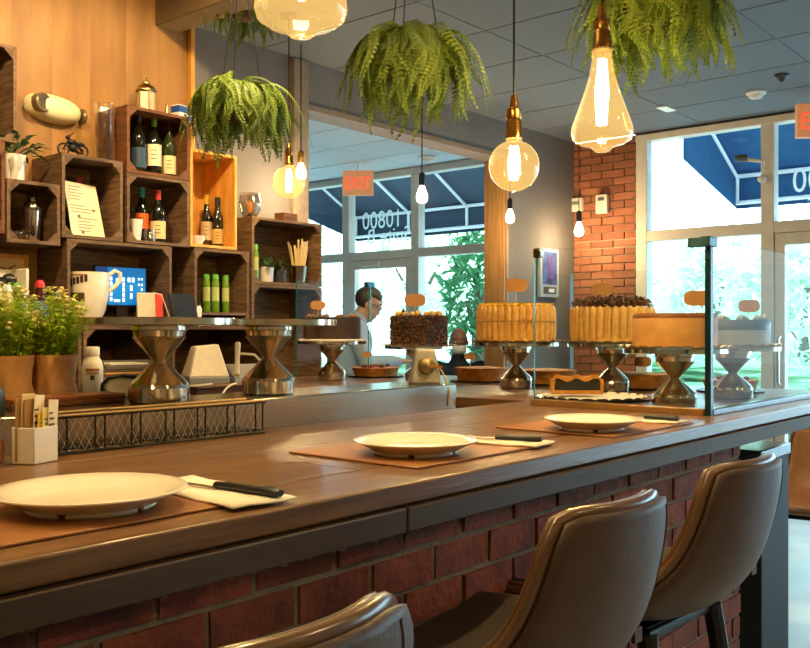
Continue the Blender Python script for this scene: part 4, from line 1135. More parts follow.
# sign cards in the cakes
def sign_on(label, u, pos, z, w, stick):
    # nearest point of the cake's top to the stick position
    d = dirc(u); tt = (pos[0]*FWD[0] + pos[1]*FWD[1])
    x, y = d[0]*tt, d[1]*tt
    pumpkin_tag(label, x, y, z, w, stick)
sign_on('orange pumpkin card sign stuck in the hazelnut cake', 415, P_choc, ZD+0.1725+0.146, 0.105, 0.055)
sign_on('orange pumpkin card sign stuck in the yellow ladyfinger cake', 516, P_yel, ZD+0.2015+0.160, 0.098, 0.055)
sign_on('orange pumpkin card sign in the chocolate curl cake', 603, P_ladyd, ZD+0.2015+0.165, 0.085, 0.03)
sign_on('orange pumpkin card sign stuck in the tan cheesecake', 697, P_tan, ZD+0.1945+0.104, 0.085, 0.032)
sign_on('brown and grey pumpkin card sign in the grey cake', 749, P_grey, ZD+0.1945+0.092, 0.078, 0.03)
sign_on('orange round card sign stuck in the dark chocolate cake', 318, P_dark, ZD+0.1955+0.118, 0.075, 0.04)

# pies on the counter
M_crust = pm('pie_crust', '#d9933f', 0.7, var=0.15, scale=30, bump=0.4, col2='#b56f26')
M_cherry= pm('berry_filling', '#8a3f22', 0.4, var=0.25, scale=50, bump=0.5)
M_trayb = pm('black_tray', '#1b2026', 0.35, var=0.08)
def pie(label, x, y, r, h, topmat, slices=None, name='pie', tray=True):
    t = thing(name, label, 'pie', (x, y, ZD))
    if tray: MB().lathe([(0,0),(r+0.025,0),(r+0.03,0.008),(r+0.024,0.008),(r+0.01,0.004),(0,0.004)], 40).build('tray', M_trayb, t)
    MB().lathe([(0,0.005),(r*0.9,0.005),(r,h),(r+0.003,h+0.004),(r-0.010,h+0.006),(r-0.016,h-0.004),(0,h-0.004)], 60, wob=lambda A,z: 1 + (0.012*math.sin(A*24) if z > h*0.8 else 0)).build('crust', M_crust, t, smooth=50)
    MB().lathe([(r-0.015,h-0.004),(r-0.03,h+0.004),(r*0.4,h+0.010),(0,h+0.008)], 40).build('filling', topmat, t, smooth=50)
    return t
rnd = random.Random(12)
p1 = pie('fruit pie with dark glossy berries beside the hazelnut cake', 3.66, 3.31, 0.125, 0.045, M_cherry)
for k in range(16):
    a = rnd.uniform(0,6.28); q = 0.09*math.sqrt(rnd.random())
    MB().sph((q*math.cos(a), q*math.sin(a), 0.056), (0.016,0.014,0.010), 8, 6).build('berry', M_cherry if k % 2 else M_choc, p1, smooth=60)
pie('deep orange pie right of the grey machine', 3.665, 2.62, 0.125, 0.062, pm('pumpkin_filling','#b8672c',0.5,var=0.1))
pie('wide golden pie behind the yellow cake stand', 3.655, 2.245, 0.135, 0.062, pm('golden_filling','#c98a3c',0.5,var=0.1))
pie('pale crumb-topped pie behind the tan cheesecake stand', 3.66, 1.80, 0.145, 0.058, pm('crumb_topping','#b99a6a',0.8,var=0.2,scale=90,bump=0.6))
p5 = pie('small berry pie behind the glass corner post', 3.68, 1.40, 0.105, 0.045, M_cherry)
for k in range(10):
    a = rnd.uniform(0,6.28); q = 0.07*math.sqrt(rnd.random())
    MB().sph((q*math.cos(a), q*math.sin(a), 0.056), (0.013,0.013,0.010), 8, 6).build('berry', M_cherry, p5, smooth=60)
pumpkin_tag('small round orange card sign in the dark berry pie', 3.615, 3.335, ZD+0.055, 0.05, 0.05)
pumpkin_tag('low orange card sign beside the seated man', 3.60, 2.64, ZD+0.068, 0.055, 0.04)
pumpkin_tag('low orange card sign in the crumb-topped pie', 3.62, 1.75, ZD+0.066, 0.072, 0.03)
# near tray: doily, sliced pie with dark filling
xt, yt = 2.985, 1.635
tag(MB().lathe([(0,0),(0.20,0),(0.212,0.008),(0.206,0.008),(0.195,0.003),(0,0.003)], 48).build('serving_tray', M_steel, None, (xt, yt, ZD), smooth=40), 'steel tray nearest the glass divider', 'tray')
doily('lace doily on the near steel tray', xt, yt, ZD+0.004, 0.185)
t = thing('pie_wedge', 'cut pie with dark blueberry filling on the near tray', 'pie', (xt - 0.03, yt + 0.05, ZD + 0.0155), R(-52))
t.scale = (0.68, 0.8, 1.5)
MB().prism([(-.14,0),(.14,0),(.128,.05),(.09,.10),(.0,.13),(-.09,.10),(-.128,.05)], 0, 0.010).build('bottom_crust', M_crust, t, bevel=0.003)
m = MB(); n_ = 18
top = [0.034 + 0.0045*math.sin(i*0.9) * (1 if 0 < i < n_ else 0) - (0.012 if i in (0, n_) else 0) for i in range(n_+1)]
for i in range(n_):
    x0 = -.122 + .244*i/n_; x1 = -.122 + .244*(i+1)/n_
    m.add([(x0,.001,.010),(x1,.001,.010),(x1,.001,top[i+1]),(x0,.001,top[i]),(x0*.8,.10,.010),(x1*.8,.10,.010),(x1*.8,.10,.03),(x0*.8,.10,.03)],
          [(0,1,2,3),(4,7,6,5),(3,2,6,7)])
m.build('blueberry_filling', pm('blueberry','#1e1812',0.35,var=0.2,scale=80,bump=0.5), t, smooth=0)
m = MB()
for i in range(n_):
    x0 = -.13 + .26*i/n_; x1 = -.13 + .26*(i+1)/n_
    a0, a1 = top[i] + .001, top[i+1] + .001
    m.add([(x0,-.003,a0),(x1,-.003,a1),(x1,-.003,a1+.010),(x0,-.003,a0+.010),(x0*.82,.11,.032),(x1*.82,.11,.032),(x1*.82,.11,.042),(x0*.82,.11,.042)],
          [(0,1,2,3),(3,2,6,7),(0,4,5,1),(4,7,6,5)])
m.bx(-.14,-.122,0,.05,.008,.036).bx(.122,.14,0,.05,.008,.036)
m.build('top_crust', M_crust, t, smooth=40)

# ---- the glass case
gc = thing('glass_case', 'clear glass sneeze guard round the cake display', 'display case', (3.2, 2.3, ZT + 0.0))
def pane(x0, x1, y0, y1, z0, z1, edge_axis):
    m = MB(); cx, cy = 3.2, 2.3
    a = (x0-cx, x1-cx, y0-cy, y1-cy, z0-ZT, z1-ZT)
    m.bx(*a)
    # faces: 0 bottom 1 top 2 -y 3 +x 4 +y 5 -x
    big = {'X': (3, 5), 'Y': (2, 4)}[edge_axis]
    m.m = [0 if i in big else 1 for i in range(6)]
    return m.build('pane', [M_cglass, M_edge], gc, smooth=0)
zt = 1.585
pane(2.616, 2.624, 1.07, 1.655, 1.090, zt, 'X')
pane(2.64, 3.842, 1.056, 1.064, 1.090, zt, 'Y')
pane(3.846, 3.854, 1.07, 2.22, 1.075, zt, 'X')
pane(3.846, 3.854, 2.23, 3.52, 1.075, zt, 'X')
pane(3.29, 3.842, 3.526, 3.534, 1.075, zt, 'Y')
def rel(m): m.v = [(x-3.2, y-2.3, z-ZT) for x, y, z in m.v]; return m
rel(MB().bx(2.611,2.629,1.050,1.068,1.07,zt)).build('corner_post', pm('teal_post','#12343c',0.25,0.4), gc)
rel(MB().bx(2.600,2.640,1.068,1.66,1.07,1.090)).build('bottom_rail', pm('tan_rail','#a8824f',0.35,0.5), gc, bevel=0.002)
rel(MB().bx(2.629,3.85,1.048,1.072,1.07,1.088)).build('bottom_rail', pm('steel_rail','#8e979b',0.3,0.8), gc, bevel=0.002)
for (x, y) in ((2.62,1.06),(3.85,3.53),(3.85,1.06)):
    rel(MB().box((x,y,zt-0.008),(0.062,0.03,0.03))).build('clamp', pm('dark_clamp','#2d5560',0.3,0.6), gc, bevel=0.003)
rel(MB().box((2.62,1.085,zt-0.008),(0.024,0.07,0.028))).build('clamp', pm('dark_clamp2','#2d5560',0.3,0.6), gc, bevel=0.003)
rel(MB().box((2.62,1.64,zt-0.01),(0.022,0.03,0.03))).build('clamp', M_steel, gc, bevel=0.003)

# ================================================================ ON THE BAR TOP
ZB = ZT + 0.0005
def placemat(label, x0, x1, y0, y1, rz=0):
    o = MB().box((0,0,0.002),(x1-x0, y1-y0, 0.004)).build('placemat', M_mat, None, ((x0+x1)/2,(y0+y1)/2,ZB), (0,0,rz), bevel=0.0015)
    return tag(o, label, 'placemat', 'brown leather placemats')
placemat('brown leather placemat under the nearest plate', 0.40, 0.86, 1.03, 1.36)
placemat('brown leather placemat under the middle plate', 1.268, 1.725, 1.045, 1.385, R(0))
placemat('brown leather placemat under the farthest plate', 1.93, 2.38, 1.005, 1.335)
def plate(label, x, y, r):
    t = thing('dinner_plate', label, 'plate', (x, y, ZB + 0.0042), 0, 'cream dinner plates'); k = r / 0.123
    MB().lathe([(0,0.005),(0.078*k,0.005),(0.086*k,0.0075),(0.104*k,0.017),(0.121*k,0.0242),(0.1232*k,0.0255),(0.1235*k,0.0275),(0.1215*k,0.0285),(0.104*k,0.0225),(0.088*k,0.0135),(0.078*k,0.0105),(0,0.0095)], 64).build('dish', M_plate, t, smooth=50)
    for j in range(5):
        pts = [(0.080*k*math.cos(R(j*72 + 2 + i*6.4)), 0.080*k*math.sin(R(j*72 + 2 + i*6.4)), 0.0036) for i in range(11)]
        MB().tube(pts, 0.0036, 6).build('foot_ring', M_plate, t, smooth=50)
    return t
plate('cream plate nearest the camera at the left', 0.690, 1.155, 0.130)
plate('cream plate in the middle of the bar', 1.414, 1.172, 0.123)
plate('cream plate farthest along the bar by the glass post', 2.035, 1.118, 0.1185)
def napkin(label, x, y, w, l, rz, z=0.0045):
    m = MB(); P = []
    for i in range(5):
        P.append([(-w/2 + w*i/4, -l/2 + l*j/6, 0.002 + 0.0012*math.sin(i*1.7+j*2.1)) for j in range(7)])
    o = m.grid(P).build('paper_napkin', M_paper, None, (x, y, ZB + z), (0,0,rz), smooth=60)
    s = o.modifiers.new('thick', 'SOLIDIFY'); s.thickness = 0.003; s.offset = 0
    return tag(o, label, 'napkin', 'folded paper napkins')
napkin('folded white napkin beside the nearest plate', 0.872, 1.125, 0.110, 0.280, R(-5))
napkin('folded white napkin beside the middle plate', 1.668, 1.140, 0.105, 0.21, R(10))
napkin('folded white napkin beside the farthest plate', 2.318, 1.11, 0.10, 0.20, R(4))
def knife(label, p_tip, p_end):
    a = Vector((*p_tip, 0)); b = Vector((*p_end, 0)); d = (b - a); L = d.length
    t = thing('table_knife', label, 'knife', (*p_tip, ZB + 0.0085), math.atan2(d.y, d.x), 'black-handled knives')
    bl = MB().prism([(0,-.002),(0.02,-.008),(L*.55,-.009),(L*.55,.005),(0.01,.004)], 0, 0.0018).build('blade', M_chrome, t)
    pts = [(L*.52,0,.0055),(L*.62,0,.0062),(L*.8,0,.0062),(L*.95,0,.0066),(L,0,.006)]
    hn = MB().tube(pts, [.0052,.0062,.0062,.0075,.0052], 10)
    hn.v = [(x, y*1.45, z) for x, y, z in hn.v]
    h = hn.build('handle', M_blkpl, t, smooth=60)
    for q in (.62,.78,.92): MB().lathe([(0,0),(.0022,0),(.0022,.0006),(0,.0006)], 8, (L*q,0,.0126)).build('rivet', M_chrome, h)
    return t
knife('black-handled knife on the nearest napkin', (0.872, 1.270), (0.893, 0.992))
knife('black-handled knife on the middle napkin', (1.640, 1.265), (1.705, 1.058))
knife('black-handled knife on the farthest napkin', (2.325, 1.225), (2.335, 1.025))

# wire basket tray against the steel ledge
t = thing('wire_basket', 'long low wire basket tray along the steel ledge', 'basket', (1.205, 1.735, ZB))
LW, DW_, HW = 0.275, 0.036, 0.076
m = MB()
for z in (0.004, HW): m.tube([(-LW,-DW_,z),(LW,-DW_,z),(LW,DW_,z),(-LW,DW_,z)], 0.0034, 6, closed=True)
m.build('frame', M_wire, t)
MB().tube([(-LW,-DW_,HW+.003),(LW,-DW_,HW+.003)], 0.0035, 6).tube([(LW,DW_,HW+.003),(-LW,DW_,HW+.003)], 0.0035, 6).build('rim', pm('lit_top_wire','#a58a58',0.5,0.4), t)  # yellow light on the dark top wire, put in as tan colour
for i in range(7):
    x = -LW + 0.02 + i*0.0850
    for dx in (-0.010, 0.012):
        MB().tube([(x+dx,-DW_,HW),(x+dx,-DW_,0.004),(x+dx,DW_,0.004)], 0.0022, 6).build('upright', M_wire, t)
m = MB()
for i in range(60):
    x = -LW + 0.018*i
    if x + 0.04 > LW: break
    m.tube([(x,-DW_,0.006),(x+0.036,-DW_,HW-.002)], 0.0006, 4, cap=False); m.tube([(x+0.036,-DW_,0.006),(x,-DW_,HW-.002)], 0.0006, 4, cap=False)
m.build('mesh_wires', pm('galvanised','#b4ab98',0.5,0.3), t)['kind'] = 'stuff'
# sugar caddy with packets
p = onZ(27, 462, ZB)
t = thing('sugar_caddy', 'white square sugar holder left of the wire basket', 'holder', (0.872, 1.655, ZB), R(22))
m = MB(); m.bx(-.033,.033,-.026,.026,0,.004); m.bx(-.033,.033,-.026,-.023,0,.068); m.bx(-.033,.033,.023,.026,0,.068); m.bx(-.033,-.030,-.026,.026,0,.068); m.bx(.030,.033,-.026,.026,0,.068)
m.build('holder_body', M_white, t, bevel=0.002)
rnd = random.Random(6)
pk = [('brown sugar packet at the left of the white holder','#b08a52'),('cream sugar packet second from the left in the holder','#e8d6a8'),('brown speckled sugar packet in the holder middle','#a67a44'),('white sugar packet standing tall in the holder','#efe6d2'),('bright yellow sweetener packet in the holder','#e8c02a'),('pale yellow printed sweetener packet at the holder front','#ecd98a'),('white sugar packet at the right of the holder','#eee3cc')]
cz, sz_ = math.cos(R(22)), math.sin(R(22))
for k, (lb, cl) in enumerate(pk):
    lx = -0.022 + 0.0072*k; ly = 0.014 - 0.006*k if k < 4 else -0.012 - 0.0035*(k-4)
    hgt = (0.118, 0.125, 0.115, 0.122, 0.090, 0.098, 0.112)[k]
    wx = 0.872 + lx*cz - ly*sz_; wy = 1.655 + lx*sz_ + ly*cz
    tt = thing('sugar_packet', lb, 'packet', (wx, wy, ZB + 0.005), R(22 + rnd.uniform(-12, 12)), 'sugar packets in the white holder')
    Mk = Matrix.Rotation(rnd.uniform(-.16,.16), 4, 'Y')
    MB().box((0,0,hgt/2),(0.030,0.003,hgt),0,0).build('sachet', colmat(cl, .7), tt, None, (0, rnd.uniform(-.14,.14), 0), bevel=0.001)
    if k >= 3: MB().bx(-.009,.009,-.0022,-.0017,hgt*.55,hgt*.60).bx(-.007,.008,-.0022,-.0017,hgt*.66,hgt*.70).bx(-.009,.004,-.0022,-.0017,hgt*.76,hgt*.79).build('print', colmat('#5d5648', .8), tt)
# pepper mill at the picture edge
t = thing('pepper_shaker', 'glass shaker with dark grey lid at the left picture edge', 'shaker', (0.806, 1.685, ZB))
MB().lathe([(0,0),(0.021,0),(0.022,0.004),(0.020,0.05),(0.018,0.09)], 16).build('glass', M_clear, t, smooth=50)
MB().lathe([(0,0.003),(0.018,0.003),(0.017,0.045),(0,0.045)], 14).build('chilli_flakes', pm('chilli','#b5471e',0.8,var=0.3,scale=200), t)
MB().lathe([(0.020,0.088),(0.0215,0.092),(0.0205,0.135),(0.018,0.142),(0,0.143)], 16).build('lid', colmat('#2f3a40', .4), t, smooth=40)

# ================================================================ ON THE STEEL LEDGE
ZS = 1.1485
m = MB().bx(-.145,.145,-.045,.045,0,.010)
t = thing('cutting_board', 'thin reddish wooden boards lying on the steel ledge', 'board', (1.105, 1.975, ZS), R(2))
MB().bx(-.145,.14,-.045,.045,0,.010).build('lower_board', M_crater, t, bevel=0.002)
MB().bx(-.14,.145,-.042,.048,.0105,.021).build('upper_board', pm('red_board','#a1602e',0.45,var=0.15,scale=6,stretch=(.6,8,8),col2='#7d4219'), t, bevel=0.002)
# herbs in paper bags
def herb(label, x, y, r, seed, h=0.112, foliage=0.19):
    rnd = random.Random(seed)
    t = thing('herb_pot', label, 'plant', (x, y, ZS), rnd.uniform(0,6), 'flowering herbs in paper bags')
    MB().lathe([(0,0),(r*.92,0),(r*.97,0.02),(r*.9,0.05),(r,0.08),(r*1.08,h),(r*1.02,h),(r*.93,.08),(r*.8,.07),(0,.07)], 28, wob=lambda A,z: 1 + 0.07*math.sin(A*5+seed+z*40) + 0.04*math.sin(A*11+z*70)).build('paper_bag', M_kraft, t, smooth=50)
    m = MB(); fl = []
    for i in range(95):
        a = rnd.uniform(0,6.28); q = r*0.85*math.sqrt(rnd.random()); ln = foliage*rnd.uniform(.55,1.0)*(1.12 - 0.35*q/r)
        b0 = Vector((q*.7*math.cos(a), q*.7*math.sin(a), h*0.75)); tip = b0 + Vector((math.cos(a)*q*.9, math.sin(a)*q*.9, ln))
        m.tube([b0, (b0+tip)/2 + Vector((0,0,.01)), tip], [.0012,.001,.0007], 3, cap=False)
        for j in range(26):
            f = 0.12 + 0.88*j/25; c = b0.lerp(tip, f); aa = rnd.uniform(0,6.28)
            leaf_at(m, c, (math.cos(aa), math.sin(aa), rnd.uniform(-.1,.7)), rnd.uniform(.016,.028), .0046, .25)
        if i % 4 == 0: fl.append(tip)
    m.build('foliage', M_herb, t, smooth=0)
    f = MB()
    for c in fl:
        for k in range(3): f.sph(c + Vector((rnd.uniform(-.010,.010), rnd.uniform(-.010,.010), rnd.uniform(-.004,.012))), (.006,.006,.0045), 6, 4)
        for k in range(6):
            a = k*1.047; leaf_at(f, c + Vector((rnd.uniform(-.008,.008),rnd.uniform(-.008,.008),.004)), (math.cos(a), math.sin(a), .5), .017, .0065, .1)
    f.build('blossoms', pm('pale_blossom','#f0e2a0',0.7,var=0.1), t, smooth=0)['kind'] = 'stuff'
herb('flowering herb in a brown paper bag, right of the pair', 1.150, 2.085, 0.050, 41)
herb('flowering herb in a crumpled paper bag, middle of the group', 1.045, 2.105, 0.055, 42)
herb('flowering herb in a paper bag at the left picture edge', 0.925, 2.10, 0.052, 43)
t = thing('clay_bowl', 'small dark bowl with paper shreds at the left edge', 'bowl', (0.885, 1.93, ZS))
MB().lathe([(0,0),(0.03,0),(0.045,0.03),(0.047,0.045),(0.043,0.045),(0.03,0.01),(0,0.01)], 20).build('bowl_body', colmat('#4a2c22', .5), t, smooth=50)
# white squeeze bottle
t = thing('squeeze_bottle', 'white round-shouldered bottle with a brown label', 'bottle', (1.325, 2.21, ZS))
MB().lathe([(0,0),(0.024,0),(0.026,0.004),(0.027,0.035),(0.0275,0.07),(0.024,0.088),(0.0175,0.098),(0.017,0.103)], 24).build('body', colmat('#efe6cf', .35), t, smooth=50)
MB().lathe([(0.0172,0.102),(0.0182,0.104),(0.0182,0.124),(0.016,0.127),(0,0.127)], 20).build('cap', M_white, t, smooth=40)
m = MB(); rf2 = lambda z: 0.0282
wrap(m, -160, -85, 0.063, 0.070, rf2, 8); wrap(m, -155, -90, 0.056, 0.060, rf2, 8); m.build('print', colmat('#b5743a', .6), t, smooth=0)
m = MB(); wrap(m, -133, -110, 0.040, 0.052, rf2, 4); m.build('badge', colmat('#4a3a30', .6), t, smooth=0)
# black wire napkin holder
t = thing('napkin_holder', 'black arched wire holder before the white bottle', 'holder', (1.32, 2.06, ZS), R(-35))
m = MB()
for y in (-.022, .022): m.tube([(-.05,y,0.004),(-.048,y,.035),(-.034,y,.052),(.0,y,.056),(.034,y,.052),(.048,y,.035),(.05,y,0.004)], 0.0045, 8)
m.build('arches', M_blkpl, t, smooth=60)
MB().bx(-.052,.052,-.026,.026,0,.004).build('base_plate', M_blkpl, t)
t = thing('napkin_stack', 'small stack of paper napkins in the black wire holder', 'napkins', (1.32, 2.06, ZS + 0.0045), R(-35))
for k in range(4): MB().bx(-.044,.044,-.016+.008*k,-.0095+.008*k,0,.045).build('napkin', M_paper, t)
# grey cast machine with a knob at the ledge end
t = thing('cast_metal_clamp', 'grey cast metal machine with a brass knob at the ledge end', 'machine', (2.285, 1.855, ZS), R(-40))
m = MB()
P = [(-.052,-.028,0),(.052,-.028,0),(.052,.028,0),(-.052,.028,0),(-.03,-.022,.112),(.03,-.022,.112),(.03,.022,.112),(-.03,.022,.112)]
m.add(P, [(0,3,2,1),(4,5,6,7),(0,1,5,4),(1,2,6,5),(2,3,7,6),(3,0,4,7)])
m.build('cast_body', pm('cast_grey','#b4b4ab',0.45,0.5,var=0.15,scale=30,bump=0.3), t, bevel=0.008, seg=3)
Mk = Matrix.Translation((0.0,-.026,.058)) @ Matrix.Rotation(R(90),4,'X')
kb = MB().lathe([(0.028,0),(0.028,0.006),(0.020,0.014),(0.010,0.018),(0.008,0.034),(0.006,0.036),(0,0.036)], 20, M=Mk).build('knob', pm('dull_brass','#8f7a52',0.4,0.7), t, smooth=50)
MB().tube([(0.0,-.055,.058),(.045,-.058,.056)], 0.004, 8).build('crank_pin', M_brass, kb)
MB().tube([(.03,-.03,.07),(.055,-.035,.03),(.062,-.04,.005),(.07,-.045,-.02),(.075,-.05,-.07)], 0.003, 6).build('cord', colmat('#b9a06a', .7), t)

# ================================================================ ON THE BACK COUNTER
ZK = 0.9505
def K(u, Y): 
    d = dirc(u); return d[0]*Y/d[1]
t = thing('drawer_box', 'orange-brown wooden box under the grey tray', 'box', (K(130,3.46), 3.46, ZK), R(-8))
MB().bx(-.15,.15,-.10,.10,0,.185).build('box_body', pm('orange_wood','#a8622a',0.5,var=0.15,scale=6,stretch=(1,1,6)), t, bevel=0.003)
MB().bx(-.152,.152,-.104,.104,.185,.192).build('lid', M_pine, t, bevel=0.002)
t = thing('paper_tray', 'grey plastic tray of papers on the orange-brown box', 'tray', (K(128,3.46), 3.46, ZK + 0.1925), R(-12))
MB().bx(-.14,.14,-.09,.09,0,.012).bx(-.14,-.134,-.09,.09,0,.045).bx(.134,.14,-.09,.09,0,.045).bx(-.14,.14,.084,.09,0,.045).bx(-.13,.13,-.095,-.085,.012,.03).build('tray_body', colmat('#6f6a62', .5), t, bevel=0.003)
MB().box((-.03,-.0,.034),(.17,.15,.006),0,R(6)).build('papers', M_paper, t)
t = thing('register_drawer', 'dark brown drawer unit behind the right steel stand', 'drawer', (K(217,3.15), 3.15, ZK), 0)
MB().bx(-.225,.225,-.16,.16,0,.135).build('drawer_body', pm('maroon_wood','#5a3220',0.5,var=0.15), t, bevel=0.003)
dd = MB().bx(-.21,.21,-.166,-.16,.02,.11).build('drawer_front', pm('maroon_front','#6a3b26',0.5,var=0.15), t, bevel=0.002)
MB().bx(-.05,.05,-.172,-.166,.075,.09).build('handle', M_blkpl, dd)
MB().bx(-.232,.232,-.17,.165,.135,.145).build('drawer_top', M_crate, t, bevel=0.002)
# white printer like a wedge
t = thing('receipt_printer', 'white angular receipt printer with a grey base', 'printer', (K(205,3.13), 3.13, ZK + 0.1455), R(-22))
sh = [(-.085,-.07,.03),(.085,-.07,.03),(.085,.07,.03),(-.085,.07,.03),(-.045,-.03,.155),(.05,-.03,.165),(.055,.06,.165),(-.045,.06,.155)]
MB().add(sh, [(0,3,2,1),(4,5,6,7),(0,1,5,4),(1,2,6,5),(2,3,7,6),(3,0,4,7)]).build('cover', colmat('#e6dcc6', .45), t, bevel=0.006)
MB().bx(-.085,.085,-.072,.07,0,.03).build('base', colmat('#8a8f92', .5), t, bevel=0.004)
t = thing('desk_phone', 'pale desk phone with a raised handset near the right stand', 'phone', (K(249,3.12), 3.12, ZK + 0.1455), R(-15))
MB().add([(-.10,-.08,0),(.10,-.08,0),(.10,.08,0),(-.10,.08,0),(-.10,-.07,.02),(.10,-.07,.02),(.09,.075,.075),(-.085,.075,.075)], [(0,3,2,1),(4,5,6,7),(0,1,5,4),(1,2,6,5),(2,3,7,6),(3,0,4,7)]).build('phone_body', colmat('#8f9396', .5), t, bevel=0.003)
MB().tube([(-.085,-.06,.03),(-.055,0,.10),(-.03,.05,.165)], [.013,.011,.013], 10).build('handset', colmat('#e3d8c0', .45), t, smooth=60)
MB().tube([(.09,.06,.08),(.04,.03,.115),(-.02,.06,.12)], .006, 8).build('arm', colmat('#e3d8c0', .45), t, smooth=60)
def cable(label, pts, r=0.004, col='#e6dcc6'):
    c = Vector(pts[0]); sp = []
    P = [Vector(q) for q in pts]
    for i in range(len(P) - 1):
        p0, p1, p2, p3 = P[max(i-1,0)], P[i], P[i+1], P[min(i+2,len(P)-1)]
        for s in range(6):
            q = s/6; sp.append(0.5*((2*p1)+(-p0+p2)*q+(2*p0-5*p1+4*p2-p3)*q*q+(-p0+3*p1-3*p2+p3)*q**3) - c)
    sp.append(P[-1] - c)
    return tag(MB().tube(sp, r, 6).build('cable', colmat(col, .5), None, c, smooth=60), label, 'cable')
xk = K(222, 3.25)
cable('white cable looping down over the drawer unit', [(K(236,2.99), 2.99, ZK+.150), (K(226,2.968), 2.968, ZK+.13), (K(216,2.962), 2.962, ZK+.06), (K(214,2.965), 2.965, ZK+.006)])
cable('white cable lying along the drawer unit top', [(K(190,2.995), 2.995, ZK+.150), (K(200,2.99), 2.99, ZK+.150), (K(212,3.02), 3.02, ZK+.150)])
# bottles on the low crate behind the herbs
def sauce(label, u, Y, z, h, r, body, cap, lab):
    t = thing('sauce_bottle', label, 'bottle', (K(u, Y), Y, z), 0, 'sauce bottles behind the herbs')
    MB().lathe([(0,0),(r,0),(r,h*.6),(r*.5,h*.78),(r*.42,h*.84)], 18).build('body', colmat(body, .15), t, smooth=60)
    MB().lathe([(r*.55,h*.82),(r*.55,h*.93),(r*.3,h),(0,h)], 14).build('cap', colmat(cap, .4), t, smooth=60)
    if lab:
        o = MB().lathe([(r+.0006,h*.15),(r+.0006,h*.55)], 18); o.f = o.f[:-2]; o.m = o.m[:-2]; o.build('label', colmat(lab, .6), t, smooth=60)
sauce('sauce bottle with a bright red pointed cap behind the herbs', 40, 3.82, 1.339, 0.20, 0.036, '#3a1a16', '#d41f3a', '#3f5f86')
sauce('amber bottle with a blue cap behind the herbs', 58, 3.80, 1.339, 0.155, 0.026, '#8a5a2c', '#3f7fb4', '#d8c8a0')
sauce('dark bottle with a green lid behind the herbs', 17, 3.84, 1.339, 0.185, 0.034, '#2c2a22', '#3f9a3a', '#4a6a86')
sauce('pale bottle with a white cap behind the herbs', 7, 3.80, 1.339, 0.175, 0.034, '#c9b48c', '#dfe3e2', '#b98a5a')
# framed picture and gadget box on the oak wall, left
p = onY(4, 300, 4.17); 
t = thing('framed_picture', 'wooden framed picture of a brown twig on the oak wall', 'picture', (1.99, 4.165, 1.352))
m = MB(); m.bx(-.17,.17,-.01,.01,0,.02); m.bx(-.17,.17,-.01,.01,.30,.32); m.bx(-.17,-.15,-.01,.01,.02,.30); m.bx(.15,.17,-.01,.01,.02,.30)
m.build('frame', M_pine, t, bevel=0.002)
pc = MB().bx(-.15,.15,-.002,.006,.02,.30).build('picture_sheet', colmat('#d9bf88', .7), t)
m = MB().tube([(.02,-.004,.26),(.07,-.004,.25),(.11,-.004,.27)], .003, 5).tube([(.09,-.004,.25),(.11,-.004,.21),(.105,-.004,.17)], .004, 5).sph((.11,-.004,.19),(.014,.002,.02),8,6).sph((.085,-.004,.24),(.012,.002,.014),8,6)
m.build('painted_twig', colmat('#6a4020', .7), pc)
t = thing('gadget_carton', 'open white carton holding a black gadget at the left edge', 'carton', (1.93, 3.98, 1.4),  R(6))
t.location.z = 1.339
m = MB(); m.bx(-.11,.11,-.06,.06,0,.16); m.bx(-.11,-.10,-.06,.06,.16,.255); m.bx(.095,.11,-.06,.06,.16,.255); m.bx(-.11,.11,.05,.06,.16,.255)
m.build('carton_body', colmat('#e9dfc8', .5), t, bevel=0.004)
t = thing('black_gadget', 'black rounded hand tool lying in the white carton', 'tool', (1.93, 3.97, 1.50), R(6))
MB().sph((-.02,0,.03),(.06,.03,.026)).sph((.045,0,.04),(.035,.03,.03)).build('housing', M_blkpl, t, smooth=60)
MB().tube([(.03,-.03,.045),(.06,-.032,.052)], .005, 8).build('lever', M_chrome, t)

# ================================================================ FIXTURES FAR AWAY
M_exit = pm('exit_red', '#e8502e', 0.5, emit=0.7, ecol='#ff5a34')
def exit_sign(label, loc, rz, w=0.31, h=0.25):
    t = thing('exit_sign', label, 'sign', loc, rz)
    MB().bx(-w/2,w/2,-.03,.03,-h,0).build('housing', pm('exit_face','#d8ab7c',0.5,emit=0.22,ecol='#ff9a60'), t, bevel=0.004)
    me = text_mesh('EXIT', h*0.72, 'lettering', M_exit, 0.002)
    xs = [v.co.x for v in me.vertices]; cx = (min(xs)+max(xs))/2; k = w*0.82/(max(xs)-min(xs))
    o = link('lettering', me, t); o.matrix_local = Matrix(((k,0,0,-cx*k),(0,0,-1,-.033),(0,1,0,-h*.76),(0,0,0,1)))
    MB().tube([(0,0,0),(0,0,.10)],.008,6).build('stem', M_white, t)
p = atD(358, 167, 9.3); exit_sign('lit exit sign hanging in the side room', (p.x, p.y, 2.93), -R(50))
p = onX(818, 113, 6.9); exit_sign('lit exit sign at the right picture edge', (6.9, p.y, 2.93), -R(55), 0.30, 0.24)
def ceil_disc(label, name, u, v, z, r, mat, cat):
    p = onZ(u, v, z)
    t = thing(name, label, cat, p)
    MB().lathe([(r,0),(r,-.012),(r*.8,-.02)], 20).build('base', mat, t)
    MB().lathe([(r*.78,-.018),(r*.6,-.042),(0,-.05)], 20).build('dome', mat, t, smooth=60)
ceil_disc('white smoke detector on the grey ceiling, right', 'smoke_detector', 756, 92, ZC, 0.07, M_white, 'detector')
ceil_disc('small dark dome camera on the grey ceiling', 'dome_camera', 782, 75, ZC, 0.045, colmat('#4a4a4c', .3), 'camera')
ceil_disc('white smoke detector on the side room ceiling', 'smoke_detector', 428, 157, ZC, 0.09, M_white, 'detector')
